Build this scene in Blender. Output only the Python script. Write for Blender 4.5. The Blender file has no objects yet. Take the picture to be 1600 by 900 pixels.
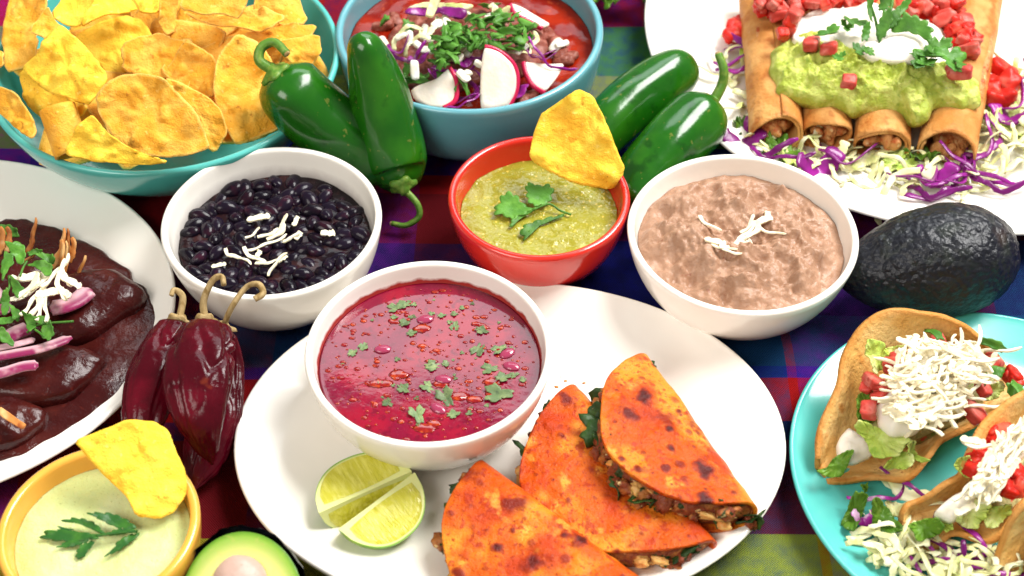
import bpy, bmesh, math, random
import numpy as np
from mathutils import Vector, Matrix

# ------------------------------------------------------------------ camera, light, exposure
U = 0.01                                   # everything below is laid out in centimetres
PITCH, DIST, FPX = math.radians(46.5), 80.0, 2350.0
sc = bpy.context.scene
cd = bpy.data.cameras.new('camera'); cam = bpy.data.objects.new('camera', cd)
sc.collection.objects.link(cam); sc.camera = cam
cam.location = (0, -DIST*math.cos(PITCH)*U, DIST*math.sin(PITCH)*U)
cam.rotation_euler = (math.pi/2-PITCH, 0, 0)
cd.sensor_width = 36; cd.lens = 36*FPX/1600; cd.clip_start = .02; cd.clip_end = 50
cd.dof.use_dof = True; cd.dof.focus_distance = .75; cd.dof.aperture_fstop = 10.0

w = bpy.data.worlds.new('World'); sc.world = w; w.use_nodes = True
bg = w.node_tree.nodes['Background']
bg.inputs[0].default_value = (1.0, .94, .85, 1); bg.inputs[1].default_value = .29

def area(name, loc, target, sx, sy, power, col):
    l = bpy.data.lights.new(name, 'AREA'); l.shape = 'RECTANGLE'; l.size = sx; l.size_y = sy
    l.energy = power; l.color = col
    o = bpy.data.objects.new(name, l); sc.collection.objects.link(o)
    o.location = loc
    o.rotation_euler = (Vector(target)-Vector(loc)).to_track_quat('-Z', 'Y').to_euler()
    return o
area('window_light', (.25, 1.62, 1.67), (0, 0, 0), 1.5, .70, 15, (.90, .96, 1.0))
area('overhead_key_light', (1.15, .62, 1.85), (0, 0, 0), 1.2, 1.0, 92, (1.0, .985, .96))  # added main light, high right, kept out of the mirror direction to cut haze
area('front_fill_light', (-1.15, -1.25, 1.75), (0, 0, 0), 1.3, 1.1, 34, (1.0, .95, .88))  # soft fill added front left for room bounce; bowl fronts reflect it

sc.view_settings.view_transform = 'Standard'; sc.view_settings.look = 'None'
sc.view_settings.exposure = 0.10; sc.view_settings.gamma = 1
sc.view_settings.use_curve_mapping = False
sc.render.engine = 'CYCLES'
sc.cycles.use_denoising = True; sc.cycles.use_adaptive_sampling = True; sc.cycles.adaptive_threshold = .02
sc.cycles.max_bounces = 8; sc.cycles.diffuse_bounces = 4; sc.cycles.glossy_bounces = 4
sc.cycles.transparent_max_bounces = 8; sc.cycles.caustics_reflective = False; sc.cycles.caustics_refractive = False

RNG = random.Random(7)
COL = sc.collection
CAM = np.array([0, -DIST*math.cos(PITCH), DIST*math.sin(PITCH)])
FW = np.array([0, math.cos(PITCH), -math.sin(PITCH)]); UPV = np.array([0, math.sin(PITCH), math.cos(PITCH)])
RT = np.array([1., 0, 0])
def ray(px, py): return FW + RT*(px-800)/FPX + UPV*(450-py)/FPX
def at(px, py, z):
    d = ray(px, py); return CAM + d*((z-CAM[2])/d[2])
def norm(v): v = np.asarray(v, float); return v/np.linalg.norm(v)
def trace(pts, p0, n):
    P0 = at(*p0); n = norm(n); out = []
    for p in pts:
        d = ray(*p); out.append(CAM + d*((P0-CAM)@n/(d@n)))
    return np.array(out)

# ------------------------------------------------------------------ noise
def _h(i, j, k, s):
    n = (i*374761393 + j*668265263 + k*2147483647 + s*1274126177) & 0xffffffff
    n = ((n ^ (n >> 13))*1274126177) & 0xffffffff
    n = (n ^ (n >> 16)) & 0xffff
    return n/65535.0
def vnoise(p, seed=0):
    p = np.asarray(p, float); i = np.floor(p).astype(np.int64); f = p-i; u = f*f*(3-2*f)
    r = 0
    for a in (0, 1):
        wx = u[..., 0] if a else 1-u[..., 0]
        for b in (0, 1):
            wy = u[..., 1] if b else 1-u[..., 1]
            for c in (0, 1):
                wz = u[..., 2] if c else 1-u[..., 2]
                r = r + wx*wy*wz*_h(i[..., 0]+a, i[..., 1]+b, i[..., 2]+c, seed)
    return r*2-1
def fbm(p, scale=1, octv=4, seed=0, gain=.5):
    p = np.asarray(p, float)*scale; a = 1; r = 0
    for o in range(octv):
        r = r + a*vnoise(p, seed+o*17); p = p*2.03; a *= gain
    return r
def crease(p, scale=1, seed=0, w=.10):
    return np.exp(-(vnoise(np.asarray(p, float)*scale, seed)/w)**2)
def ridged(p, scale=1, octv=3, seed=0):
    p = np.asarray(p, float)*scale; a = 1; r = 0
    for o in range(octv):
        r = r + a*(1-2*np.abs(vnoise(p, seed+o*13))); p = p*2.1; a *= .5
    return r

# ------------------------------------------------------------------ materials
def M(name, base, rough=.45, spec=.5, coat=0, sss=0, ssr=(1, .4, .2), layers=(), bump=(), rnd=0, trans=0, sheen=0, stretch=None, gloss=False, croug=.05):
    m = bpy.data.materials.new(name); m.use_nodes = True
    nt = m.node_tree; N = nt.nodes; L = nt.links
    b = N['Principled BSDF']
    tc = N.new('ShaderNodeTexCoord'); mp = N.new('ShaderNodeMapping'); mp.vector_type = 'POINT'
    mp.inputs['Scale'].default_value = tuple(100*s for s in (stretch or (1, 1, 1)))
    oi = N.new('ShaderNodeObjectInfo')
    mu = N.new('ShaderNodeMath'); mu.operation = 'MULTIPLY'; mu.inputs[1].default_value = 37.0
    L.new(oi.outputs['Random'], mu.inputs[0]); L.new(tc.outputs['Object'], mp.inputs['Vector']); L.new(mu.outputs[0], mp.inputs['Location'])
    def tex(kind, scale, detail=3):
        if kind == 'noise':
            t = N.new('ShaderNodeTexNoise'); t.inputs['Scale'].default_value = scale; t.inputs['Detail'].default_value = detail
            L.new(mp.outputs[0], t.inputs['Vector']); return t.outputs['Fac']
        if kind == 'voro':
            t = N.new('ShaderNodeTexVoronoi'); t.inputs['Scale'].default_value = scale
            L.new(mp.outputs[0], t.inputs['Vector']); return t.outputs['Distance']
        if kind == 'crack':
            t = N.new('ShaderNodeTexVoronoi'); t.feature = 'DISTANCE_TO_EDGE'; t.inputs['Scale'].default_value = scale
            L.new(mp.outputs[0], t.inputs['Vector']); return t.outputs['Distance']
        t = N.new('ShaderNodeAttribute'); t.attribute_name = kind; return t.outputs['Fac']
    rgb = N.new('ShaderNodeRGB'); rgb.outputs[0].default_value = (*base, 1); cur = rgb.outputs[0]
    for (kind, scale, lo, hi, col, *amt) in layers:
        mr = N.new('ShaderNodeMapRange'); mr.interpolation_type = 'SMOOTHSTEP'
        mr.inputs['From Min'].default_value = lo; mr.inputs['From Max'].default_value = hi
        mr.inputs['To Max'].default_value = amt[0] if amt else 1
        if lo > hi:
            mr.inputs['From Min'].default_value = hi; mr.inputs['From Max'].default_value = lo
            mr.inputs['To Min'].default_value = amt[0] if amt else 1; mr.inputs['To Max'].default_value = 0
        L.new(tex(kind, scale), mr.inputs['Value'])
        mx = N.new('ShaderNodeMix'); mx.data_type = 'RGBA'
        L.new(mr.outputs[0], mx.inputs[0]); L.new(cur, mx.inputs[6]); mx.inputs[7].default_value = (*col, 1); cur = mx.outputs[2]
    if rnd:
        hs = N.new('ShaderNodeHueSaturation'); mr = N.new('ShaderNodeMapRange')
        mr.inputs['To Min'].default_value = 1-rnd; mr.inputs['To Max'].default_value = 1+rnd
        L.new(oi.outputs['Random'], mr.inputs['Value']); L.new(mr.outputs[0], hs.inputs['Value']); L.new(cur, hs.inputs['Color']); cur = hs.outputs[0]
    L.new(cur, b.inputs['Base Color'])
    b.inputs['Roughness'].default_value = rough; b.inputs['Specular IOR Level'].default_value = spec if gloss else spec*.5
    b.inputs['Coat Weight'].default_value = coat; b.inputs['Coat Roughness'].default_value = croug
    b.inputs['Sheen Weight'].default_value = sheen
    if sss:
        b.inputs['Subsurface Weight'].default_value = sss; b.inputs['Subsurface Radius'].default_value = ssr; b.inputs['Subsurface Scale'].default_value = .004
    if trans: b.inputs['Transmission Weight'].default_value = trans
    prev = None
    for (kind, scale, dist) in bump:
        bp = N.new('ShaderNodeBump'); bp.inputs['Strength'].default_value = 1; bp.inputs['Distance'].default_value = dist*U
        L.new(tex(kind, scale, 4), bp.inputs['Height'])
        if prev: L.new(prev, bp.inputs['Normal'])
        prev = bp.outputs[0]
    if prev: L.new(prev, b.inputs['Normal'])
    m.diffuse_color = (*base, 1)
    return m

# ------------------------------------------------------------------ mesh helpers (centimetres in, metres out)
def mesh(name, V, F, mat, smooth=True, fac=None, mats=None, mi=None):
    me = bpy.data.meshes.new(name)
    me.from_pydata((np.asarray(V, float)*U).tolist(), [], [list(map(int, f)) for f in F]); me.update()
    bm = bmesh.new(); bm.from_mesh(me); bmesh.ops.recalc_face_normals(bm, faces=bm.faces); bm.to_mesh(me); bm.free()
    if smooth: me.polygons.foreach_set('use_smooth', [True]*len(me.polygons))
    for m_ in (mats or [mat]): me.materials.append(m_)
    if mi is not None: me.polygons.foreach_set('material_index', list(mi))
    if fac is not None:
        a = me.attributes.new('fac', 'FLOAT', 'POINT'); a.data.foreach_set('value', np.asarray(fac, dtype=np.float32).ravel())
    return me
def ob(name, me, parent=None, loc=(0, 0, 0), rot=None, scale=None):
    o = bpy.data.objects.new(name, me); COL.objects.link(o)
    o.location = tuple(float(c)*U for c in loc)
    if rot is not None:
        o.rotation_euler = rot.to_euler() if isinstance(rot, Matrix) else rot
    if scale is not None: o.scale = scale if hasattr(scale, '__len__') else (scale,)*3
    if parent is not None: o.parent = parent
    return o
def tag(o, label, cat, group=None, kind=None):
    o['label'] = label; o['category'] = cat
    if group: o['group'] = group
    if kind: o['kind'] = kind
    return o
def thing(name, label, cat, loc=(0, 0, 0), rot=None, group=None):
    o = ob(name, None, None, loc, rot); o.empty_display_size = .01
    return tag(o, label, cat, group)
def rel(o, parent):                         # parent an object built in world place under an unrotated Empty
    o.parent = parent; o.location = o.location-parent.location; return o
def frame(n, up=(0, 0, 1), roll=0):
    n = norm(n); e1 = np.cross(np.array([0, 1., 0]) if abs(n[1]) < .95 else np.array([0, 0, 1.]), n); e1 = norm(e1); e2 = np.cross(n, e1)
    c, s = math.cos(roll), math.sin(roll); a, b = c*e1+s*e2, -s*e1+c*e2
    return a, b, n
def rotm(a, b, n): return Matrix(np.array([a, b, n]).T.tolist())
def ring_faces(m, n, wrap=True, off=0):
    F = []
    for i in range(m-1):
        for j in range(n if wrap else n-1):
            k = (j+1) % n
            F.append((off+i*n+j, off+i*n+k, off+(i+1)*n+k, off+(i+1)*n+j))
    return F
def loft(R, capa=True, capb=True):
    R = np.asarray(R); m, n, _ = R.shape; F = ring_faces(m, n)
    if capa: F.append(tuple(range(n-1, -1, -1)))
    if capb: F.append(tuple((m-1)*n+j for j in range(n)))
    return R.reshape(-1, 3), F
def lathe(prof, n=72, sx=1., sy=1., capa=True, capb=True):
    prof = np.asarray(prof, float); t = np.linspace(0, 2*np.pi, n, endpoint=False)
    R = np.stack([prof[:, :1]*np.cos(t)*sx, prof[:, :1]*np.sin(t)*sy, np.repeat(prof[:, 1:], n, 1)], -1)
    return loft(R, capa, capb)
def spline(pts, k=24):
    pts = np.asarray(pts, float); n = len(pts)
    if n == 2: return pts[0]+(pts[1]-pts[0])*np.linspace(0, 1, k)[:, None]
    P = np.vstack([2*pts[0]-pts[1], pts, 2*pts[-1]-pts[-2]]); out = []
    for t in np.linspace(0, n-1-1e-9, k):
        i = int(t); f = t-i; a, b, c, d = P[i:i+4]
        out.append(.5*(2*b+(c-a)*f+(2*a-5*b+4*c-d)*f*f+(3*b-a-3*c+d)*f**3))
    return np.array(out)
def frames(path):
    T = np.gradient(path, axis=0); T /= np.linalg.norm(T, axis=1, keepdims=True)+1e-12
    ref = np.array([0, 0, 1.]) if abs(T[0][2]) < .9 else np.array([1., 0, 0])
    A = []; a = norm(np.cross(ref, T[0]))
    for t in T:
        a = norm(a-(a@t)*t); A.append(a)
    A = np.array(A); return T, A, np.cross(T, A)
def tube(path, rad, n=10, flat=1., mod=None, twist=0, phase=0):
    path = np.asarray(path, float); m = len(path); rad = np.broadcast_to(np.asarray(rad, float), (m,))
    T, A, B = frames(path); t = np.linspace(0, 2*np.pi, n, endpoint=False)+phase
    r = np.repeat(rad[:, None], n, 1)
    if mod is not None: r = r*mod(np.linspace(0, 1, m)[:, None], t[None, :])
    tw = np.linspace(0, twist, m)[:, None]
    ca, sa = np.cos(tw), np.sin(tw)
    A2 = A*ca+B*sa; B2 = -A*sa+B*ca
    R = path[:, None]+A2[:, None]*(r*np.cos(t))[..., None]+B2[:, None]*(r*np.sin(t)*flat)[..., None]
    return loft(R)
def chaikin(P, it=2):
    P = np.asarray(P, float)
    for _ in range(it):
        Q = np.roll(P, -1, 0); P = np.stack([.86*P+.14*Q, .14*P+.86*Q], 1).reshape(-1, P.shape[1])
    return P
def resample(P, n):
    Q = np.vstack([P, P[:1]]); d = np.r_[0, np.cumsum(np.linalg.norm(np.diff(Q, axis=0), axis=1))]
    s = np.linspace(0, d[-1], n, endpoint=False)
    return np.stack([np.interp(s, d, Q[:, i]) for i in range(Q.shape[1])], -1)
def sheet(P, thick, taper=False):
    """closed-ring grid (rings from centre out) -> a skin of real thickness"""
    m, n, _ = P.shape
    da = np.roll(P, -1, 1)-np.roll(P, 1, 1); dr = np.gradient(P, axis=0)
    N = np.cross(dr, da); N[0] = N[1].mean(0)
    N /= np.linalg.norm(N, axis=-1, keepdims=True)+1e-12
    h = np.full((m, 1, 1), thick/2)
    if taper: h[-1] *= .35; h[-2] *= .8
    A = P+N*h; B = P-N*h
    V = np.vstack([A.reshape(-1, 3), B.reshape(-1, 3)]); o = m*n
    F = ring_faces(m, n)+[f[::-1] for f in ring_faces(m, n, off=o)]
    F.append(tuple(range(n-1, -1, -1))); F.append(tuple(o+j for j in range(n)))
    e = (m-1)*n
    for j in range(n):
        k = (j+1) % n; F.append((e+j, e+k, o+e+k, o+e+j))
    return V, F
def cgrid(b2, m, pw=1.):
    """concentric rings from the centroid to a boundary"""
    c = b2.mean(0); s = np.linspace(.01, 1, m)**pw
    return c+s[:, None, None]*(b2-c)[None], s
def piece(name, pts3, n, thick, mat, bend=.3, nz=.06, nsc=.8, k=48, m=8, parent=None, seed=0, rough_edge=.0, fold=None, ch=2, taper=False, teeth=0, ruffle=0, blister=0):
    """a curved flat piece (chip, leaf, slice) with the outline pts3 lying across normal n"""
    c = pts3.mean(0); a, b, nn = frame(n)
    b2 = np.stack([(pts3-c)@a, (pts3-c)@b], -1)
    if ((b2[:, 0]*np.roll(b2[:, 1], -1)-b2[:, 1]*np.roll(b2[:, 0], -1)).sum()) < 0: b2 = b2[::-1]
    b2 = resample(chaikin(b2, ch), k)
    if rough_edge: b2 = b2*(1+rough_edge*fbm(np.c_[b2, np.zeros(k)], 3, 2, seed))[:, None]
    if teeth: b2 = b2*(1+teeth*np.abs(np.sin(np.arange(k)*math.pi/7+seed))-teeth*.6)[:, None]
    G, s = cgrid(b2, m); R = np.abs(b2).max()
    x, y = G[..., 0], G[..., 1]
    ang = RNG.uniform(0, 3.14) if fold is None else fold
    u = x*math.cos(ang)+y*math.sin(ang)
    z = bend*((u/R)**2-.3) + nz*fbm(np.stack([x, y, 0*x+seed*3.1], -1), nsc, 3, seed)
    if blister: z = z+blister*np.clip(fbm(np.stack([x, y, 0*x+seed*1.3], -1), 1.5, 2, seed+60)-.12, 0, 1)
    if ruffle:
        an = np.arange(k)/k*2*np.pi; z = z+ruffle*(s**3)[:, None]*(np.sin(an*7+seed)+.6*np.sin(an*13+seed*2)+.4*np.sin(an*23+seed))[None]
    V, F = sheet(np.stack([x, y, z], -1), thick, taper)
    o = ob(name, mesh(name, V, F, mat, fac=np.tile(np.repeat(s, k), 2)), None, c, rotm(a, b, nn))
    if parent is not None: rel(o, parent)
    return o
def mound(name, pts3, height, mat, k=90, m=36, pw=.5, lump=.15, lsc=1.2, octv=4, seed=0, skirt=.6, parent=None, ridge=0, ch=2, zfun=None, edge=.08, flat_n=(0, 0, 1)):
    """a heap with outline pts3, domed and lumpy, closed underneath"""
    c = pts3.mean(0); b2 = resample(chaikin(pts3[:, :2]-c[:2], ch), k)
    if ((b2[:, 0]*np.roll(b2[:, 1], -1)-b2[:, 1]*np.roll(b2[:, 0], -1)).sum()) < 0: b2 = b2[::-1]
    b2 = b2*(1+edge*fbm(np.c_[b2, np.zeros(k)], .9, 2, seed+5))[:, None]
    G, s = cgrid(b2, m, .85)
    x, y = G[..., 0], G[..., 1]; ss = s[:, None]
    q = np.stack([x, y, 0*x+seed*1.7], -1)
    z = height*(1-ss**2.2)**pw + lump*fbm(q, lsc, octv, seed)*np.minimum(1, (1-ss)*6+.15)
    if ridge: z = z+ridge*ridged(q, lsc*.8, 3, seed+3)*np.minimum(1, (1-ss)*5)
    if zfun is not None: z = z+zfun(x+c[0], y+c[1])
    P = np.stack([x, y, z], -1)
    low = P[-1:].copy()*np.array([.93, .93, 0]); low[..., 2] = -skirt
    R = np.concatenate([P, low]); V, F = loft(R)
    o = ob(name, mesh(name, V, F, mat, fac=np.repeat(np.r_[s, 1.0], k)), None, c)
    if parent is not None: rel(o, parent)
    return o
def blob(r, lump=.1, lsc=1.5, seed=0, n=20, m=12, sq=2.):
    """rounded lump with radii r (super-ellipsoid), noise displaced"""
    th = np.linspace(.02, np.pi-.02, m)[:, None]; ph = np.linspace(0, 2*np.pi, n, endpoint=False)[None]
    d = np.stack([np.sin(th)*np.cos(ph), np.sin(th)*np.sin(ph), np.cos(th)+0*ph], -1)
    k = (np.abs(d)**sq).sum(-1)**(-1/sq)
    P = d*k[..., None]; P = P*(1+lump*fbm(P+seed*2.3, lsc, 2, seed))[..., None]
    return loft((P*np.asarray(r, float))[::-1])
def merge(parts):
    V, F, o = [], [], 0
    for v, f in parts:
        V.append(v); F += [tuple(i+o for i in q) for q in f]; o += len(v)
    return np.vstack(V), F

# ------------------------------------------------------------------ palette
def MG(*a, **k): return M(*a, gloss=True, **k)
WHITE = MG('white_glaze', (.88, .845, .775), .16, .5, coat=.2, bump=[('noise', .35, .02)], layers=[('noise', .12, .35, .7, (.90, .87, .82), .8)])
STAINW = None
TURQ = MG('turquoise_glaze', (.085, .47, .43), .2, .5, coat=.35, layers=[('noise', .2, .4, .7, (.12, .54, .48), .5)])
BLUE = MG('powder_blue_glaze', (.11, .33, .39), .25, .5, coat=.3, layers=[('noise', .25, .4, .7, (.13, .37, .42), .6)])
REDG = MG('red_glaze', (.56, .018, .012), .2, .5, coat=.4, layers=[('noise', .3, .4, .7, (.64, .03, .015), .6)])
YELG = MG('yellow_glaze', (.80, .38, .05), .22, .5, coat=.35, layers=[('noise', .3, .4, .7, (.84, .43, .07), .6)])
CHIP = M('corn_chip', (.80, .37, .032), .6, .25, layers=[('noise', 1.0, .42, .66, (.88, .50, .08)), ('noise', .5, .52, .72, (.66, .23, .014), .6), ('noise', 3.5, .62, .72, (.92, .62, .16), .6), ('noise', 9, .64, .75, (.52, .22, .03), .5), ('noise', 2.1, .66, .74, (.44, .15, .015), .7), ('fac', 1, .93, 1., (.92, .62, .16), .6)],
         bump=[('noise', 1.7, .10), ('noise', 4, .08), ('noise', 12, .05)], rnd=.12)
YCHIP = M('bright_corn_chip', (.90, .55, .045), .58, .25, layers=[('noise', 1.0, .42, .68, (.94, .66, .07)), ('noise', .55, .54, .72, (.84, .38, .02), .7), ('noise', 3, .62, .72, (.96, .74, .16), .7), ('noise', 9, .66, .74, (.30, .13, .02), .7), ('noise', 1.8, .66, .74, (.62, .24, .015), .7)],
          bump=[('noise', 1.5, .12), ('noise', 4, .05), ('noise', 12, .03)], rnd=.06)
PEPPER = MG('jalapeno_skin', (.007, .088, .003), .2, .4, coat=.15, croug=.06, layers=[('noise', .35, .4, .7, (.022, .135, .005), .9), ('noise', 2.4, .655, .70, (.16, .17, .03), .6), ('noise', .8, .56, .72, (.003, .045, .002), .8)], bump=[('noise', .9, .03)])
PSTEM = M('jalapeno_stem', (.09, .21, .025), .4, .5, layers=[('noise', 3, .45, .7, (.20, .30, .05), .8)], bump=[('noise', 5, .03)])
BEAN = M('black_bean', (.007, .004, .010), .22, .28, coat=.08, layers=[('noise', 1.5, .5, .75, (.032, .006, .014), .8)], rnd=.4)
BROTH = M('black_bean_broth', (.008, .004, .006), .12, .3, layers=[('noise', 1.2, .45, .7, (.04, .014, .014), .8)], bump=[('noise', 1.5, .05)])
CHEESE = M('white_cheese', (.84, .75, .52), .5, .3, sss=.2, ssr=(1, .8, .5), layers=[('noise', 2, .4, .66, (.90, .83, .64))], bump=[('noise', 8, .02)], rnd=.06)
REFRIED = M('refried_beans', (.35, .195, .120), .34, .6, sss=.03, layers=[('noise', .9, .4, .66, (.40, .235, .152)), ('noise', 3.5, .6, .75, (.48, .31, .215), .7), ('noise', 2.6, .66, .74, (.24, .09, .055), .6)],
            bump=[('noise', 2.0, .09), ('noise', 7, .04)])
VERDE = M('green_salsa', (.28, .26, .026), .12, .5, coat=.2, layers=[('noise', .5, .4, .7, (.31, .30, .035), .8), ('noise', 2.2, .60, .72, (.50, .44, .11), .7), ('voro', 2.6, .22, .10, (.66, .50, .10), .8), ('voro', 6, .16, .07, (.74, .62, .14), .8), ('noise', 6, .66, .72, (.05, .12, .02), .6)],
          bump=[('noise', 2.5, .05), ('voro', 6, -.02)])
CREMA = M('green_sauce', (.55, .62, .25), .3, .5, sss=.12, layers=[('noise', .4, .4, .7, (.62, .69, .35)), ('noise', 11, .66, .72, (.22, .24, .06), .8), ('noise', 22, .62, .7, (.42, .44, .14), .6)], bump=[('noise', 1.1, .16), ('noise', 5, .04), ('noise', 12, .02)])
SOUP = MG('red_soup', (.17, .0015, .024), .06, .5, layers=[('noise', .5, .4, .65, (.27, .004, .022)), ('noise', 2.8, .52, .68, (.13, .001, .016), .8), ('noise', 10, .62, .70, (.34, .03, .05), .35)],
         bump=[('noise', 2.2, .004)])
OIL = MG('orange_oil', (.22, .006, .008), .05, .6, layers=[('noise', 4, .45, .7, (.42, .05, .006))])
CILANTRO = M('cilantro_leaf', (.055, .17, .02), .4, .45, layers=[('noise', 1.5, .4, .7, (.10, .26, .035)), ('noise', 6, .6, .72, (.03, .10, .015), .6)], bump=[('noise', 5, .03)], rnd=.25)
DULLCIL = M('soaked_cilantro', (.115, .175, .075), .4, .5, layers=[('noise', 2.5, .42, .68, (.21, .27, .11)), ('noise', 5, .55, .7, (.05, .085, .05), .8)], bump=[('noise', 6, .04)], rnd=.25)
SHELL = M('fried_tortilla', (.80, .45, .13), .55, .3, sss=.04, layers=[('noise', .45, .4, .65, (.88, .62, .26)), ('noise', .9, .54, .7, (.66, .26, .045), .8), ('noise', 3.2, .66, .74, (.30, .08, .015), .6), ('fac', 1, .93, 1.0, (.52, .20, .035), .75)],
          bump=[('noise', 1.4, .18), ('noise', 3.5, .08), ('noise', 11, .03)], rnd=.05)
QUES = M('red_fried_tortilla', (.54, .082, .004), .33, .36, layers=[('noise', .30, .45, .60, (.72, .24, .018)), ('noise', .42, .52, .66, (.42, .034, .004), .85), ('noise', .8, .60, .74, (.84, .40, .06), .7), ('noise', 2.2, .57, .67, (.36, .028, .006), .8), ('noise', 4.5, .60, .68, (.28, .020, .006), .75), ('noise', 10, .56, .70, (.40, .045, .008), .7), ('fac', 1, .02, .75, (.22, .018, .007)), ('fac', 1, .55, 1., (.06, .007, .006))],
         bump=[('noise', 1.1, .14), ('noise', 4, .09), ('noise', 14, .04)])
FILL = M('meat_filling', (.23, .05, .02), .4, .5, layers=[('noise', 1.6, .45, .6, (.42, .15, .035)), ('noise', 2.2, .58, .66, (.03, .05, .012)), ('noise', 3, .64, .72, (.75, .55, .25))], bump=[('noise', 3.5, .22)])
MELT = M('melted_cheese', (.72, .42, .13), .35, .5, sss=.2, layers=[('noise', 1.5, .45, .7, (.80, .22, .03), .6)], bump=[('noise', 4, .08)])
GREENS = M('cooked_greens', (.022, .055, .012), .4, .5, layers=[('noise', 3, .45, .7, (.05, .11, .02))], bump=[('noise', 6, .08)], rnd=.3)
MOLE = M('mole_sauce', (.036, .004, .004), .22, .5, layers=[('noise', .5, .42, .68, (.060, .009, .007)), ('noise', 3, .62, .74, (.09, .012, .007), .6)], bump=[('noise', 1.2, .08), ('noise', 5, .025)])
ONION = M('red_onion', (.60, .36, .40), .3, .5, sss=.15, layers=[('fac', 1, .66, .97, (.24, .02, .085)), ('noise', .9, .5, .7, (.66, .45, .46), .7)], rnd=.06)
CRISP = M('fried_strip', (.52, .20, .05), .5, .4, layers=[('noise', 2, .45, .7, (.30, .07, .015)), ('noise', 1, .5, .7, (.72, .48, .20), .8)], rnd=.2)
DCHILE = M('dried_chile_skin', (.050, .001, .005), .20, .4, coat=.05, croug=.12, layers=[('noise', .5, .42, .68, (.095, .002, .009)), ('noise', .9, .64, .74, (.19, .03, .012), .5)], bump=[('noise', 1.1, .08), ('noise', 5, .02)])
DSTEM = M('dried_stem', (.42, .30, .14), .6, .3, layers=[('noise', 3, .45, .7, (.24, .15, .05))], bump=[('noise', 7, .04)], stretch=(1, 1, .3))
AVO = M('avocado_skin', (.008, .009, .014), .34, .65, layers=[('noise', 1.1, .5, .7, (.016, .020, .018)), ('noise', .35, .6, .75, (.040, .020, .016), .6)], bump=[('voro', 3.1, -.07), ('noise', 6, .05)])
AVOCUT = M('avocado_flesh', (.66, .62, .20), .35, .4, sss=.15, layers=[('fac', 1, .72, .97, (.24, .42, .05)), ('fac', 1, .93, 1., (.10, .24, .02)), ('noise', 2.5, .6, .75, (.52, .44, .14), .3)], bump=[('noise', 1.5, .05)])
PIT = M('avocado_pit', (.50, .34, .28), .4, .4, layers=[('noise', .8, .45, .7, (.60, .46, .40)), ('noise', 3, .6, .7, (.42, .22, .15), .4)], bump=[('noise', 2, .05)])
RIND = M('lime_rind', (.12, .30, .015), .28, .5, coat=.2, layers=[('noise', .6, .42, .68, (.28, .42, .03)), ('noise', .8, .6, .75, (.50, .50, .07), .7)], bump=[('voro', 9, -.02)])
PITH = M('lime_pith', (.70, .72, .30), .45, .4, sss=.15, layers=[('fac', 1, .93, 1., (.14, .34, .02))], bump=[('noise', 3, .03)])
PULP = M('lime_pulp', (.56, .53, .050), .18, .5, coat=.3, sss=.25, ssr=(1, 1, .3), layers=[('noise', 3, .4, .68, (.68, .65, .13)), ('noise', 2, .55, .75, (.44, .42, .02), .7)], bump=[('noise', 5, .08)], stretch=(1.6, .35, 1))
GUAC = M('guacamole', (.38, .45, .06), .4, .45, sss=.08, layers=[('noise', 1.6, .42, .62, (.55, .60, .14)), ('noise', 2.5, .60, .74, (.20, .32, .04), .7), ('noise', 4, .66, .74, (.66, .68, .32), .6)], bump=[('noise', 3, .15), ('noise', 9, .04)])
CREAM = M('sour_cream', (.86, .80, .68), .28, .5, sss=.25, ssr=(1, .9, .7), layers=[('noise', .5, .45, .7, (.88, .85, .78))], bump=[('noise', .8, .06)])
TOMATO = M('tomato_flesh', (.56, .020, .012), .34, .35, sss=.05, layers=[('noise', 1.0, .48, .70, (.66, .10, .06)), ('noise', 2.4, .6, .72, (.42, .006, .006), .8)], bump=[('noise', 2.5, .06)], rnd=.15)
PINKTOM = M('pale_tomato_flesh', (.50, .055, .04), .36, .35, sss=.06, layers=[('noise', 1.2, .45, .68, (.60, .17, .13)), ('noise', 2.4, .58, .70, (.40, .015, .012), .8)], rnd=.12)
LETT = M('lettuce', (.42, .55, .09), .38, .45, sss=.05, layers=[('noise', .5, .4, .65, (.66, .72, .30)), ('noise', .9, .58, .74, (.20, .38, .04), .8)], bump=[('noise', 1.5, .16), ('noise', 6, .03)], rnd=.12)
DLETT = M('dark_lettuce', (.07, .17, .014), .38, .45, layers=[('noise', .7, .4, .65, (.13, .26, .025)), ('noise', 2.5, .6, .72, (.22, .34, .06), .7)], bump=[('noise', 1.5, .14), ('crack', 1.2, .08)], rnd=.2)
CABB = M('white_cabbage', (.70, .68, .34), .35, .4, sss=.12, layers=[('noise', 1, .42, .68, (.82, .80, .56)), ('noise', .8, .55, .70, (.46, .56, .14), .8)], bump=[('noise', 4, .04)], rnd=.1)
PCABB = M('purple_cabbage', (.16, .010, .13), .28, .5, coat=.2, layers=[('noise', .8, .42, .62, (.27, .015, .23)), ('noise', .8, .63, .72, (.62, .45, .58), .7)], bump=[('noise', 3, .05)], rnd=.25)
RADISH = M('radish_flesh', (.84, .72, .60), .25, .5, sss=.2, layers=[('noise', .6, .45, .7, (.86, .80, .72))], bump=[('noise', 3, .03)])
RSKIN = M('radish_skin', (.56, .015, .075), .25, .5, coat=.2)
OWHITE = M('white_onion', (.72, .68, .54), .25, .6, sss=.35, ssr=(1, .9, .7), layers=[('noise', 1.5, .45, .7, (.86, .85, .78))], rnd=.05)
POZ = M('red_broth', (.19, .006, .002), .12, .4, layers=[('noise', .6, .42, .68, (.32, .018, .003)), ('noise', 2.5, .60, .74, (.46, .07, .02), .5)], bump=[('noise', 2, .02)])
MEAT = M('stewed_meat', (.22, .05, .03), .4, .5, layers=[('noise', 2, .45, .7, (.40, .15, .11))], bump=[('noise', 3, .12)], rnd=.2)
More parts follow.
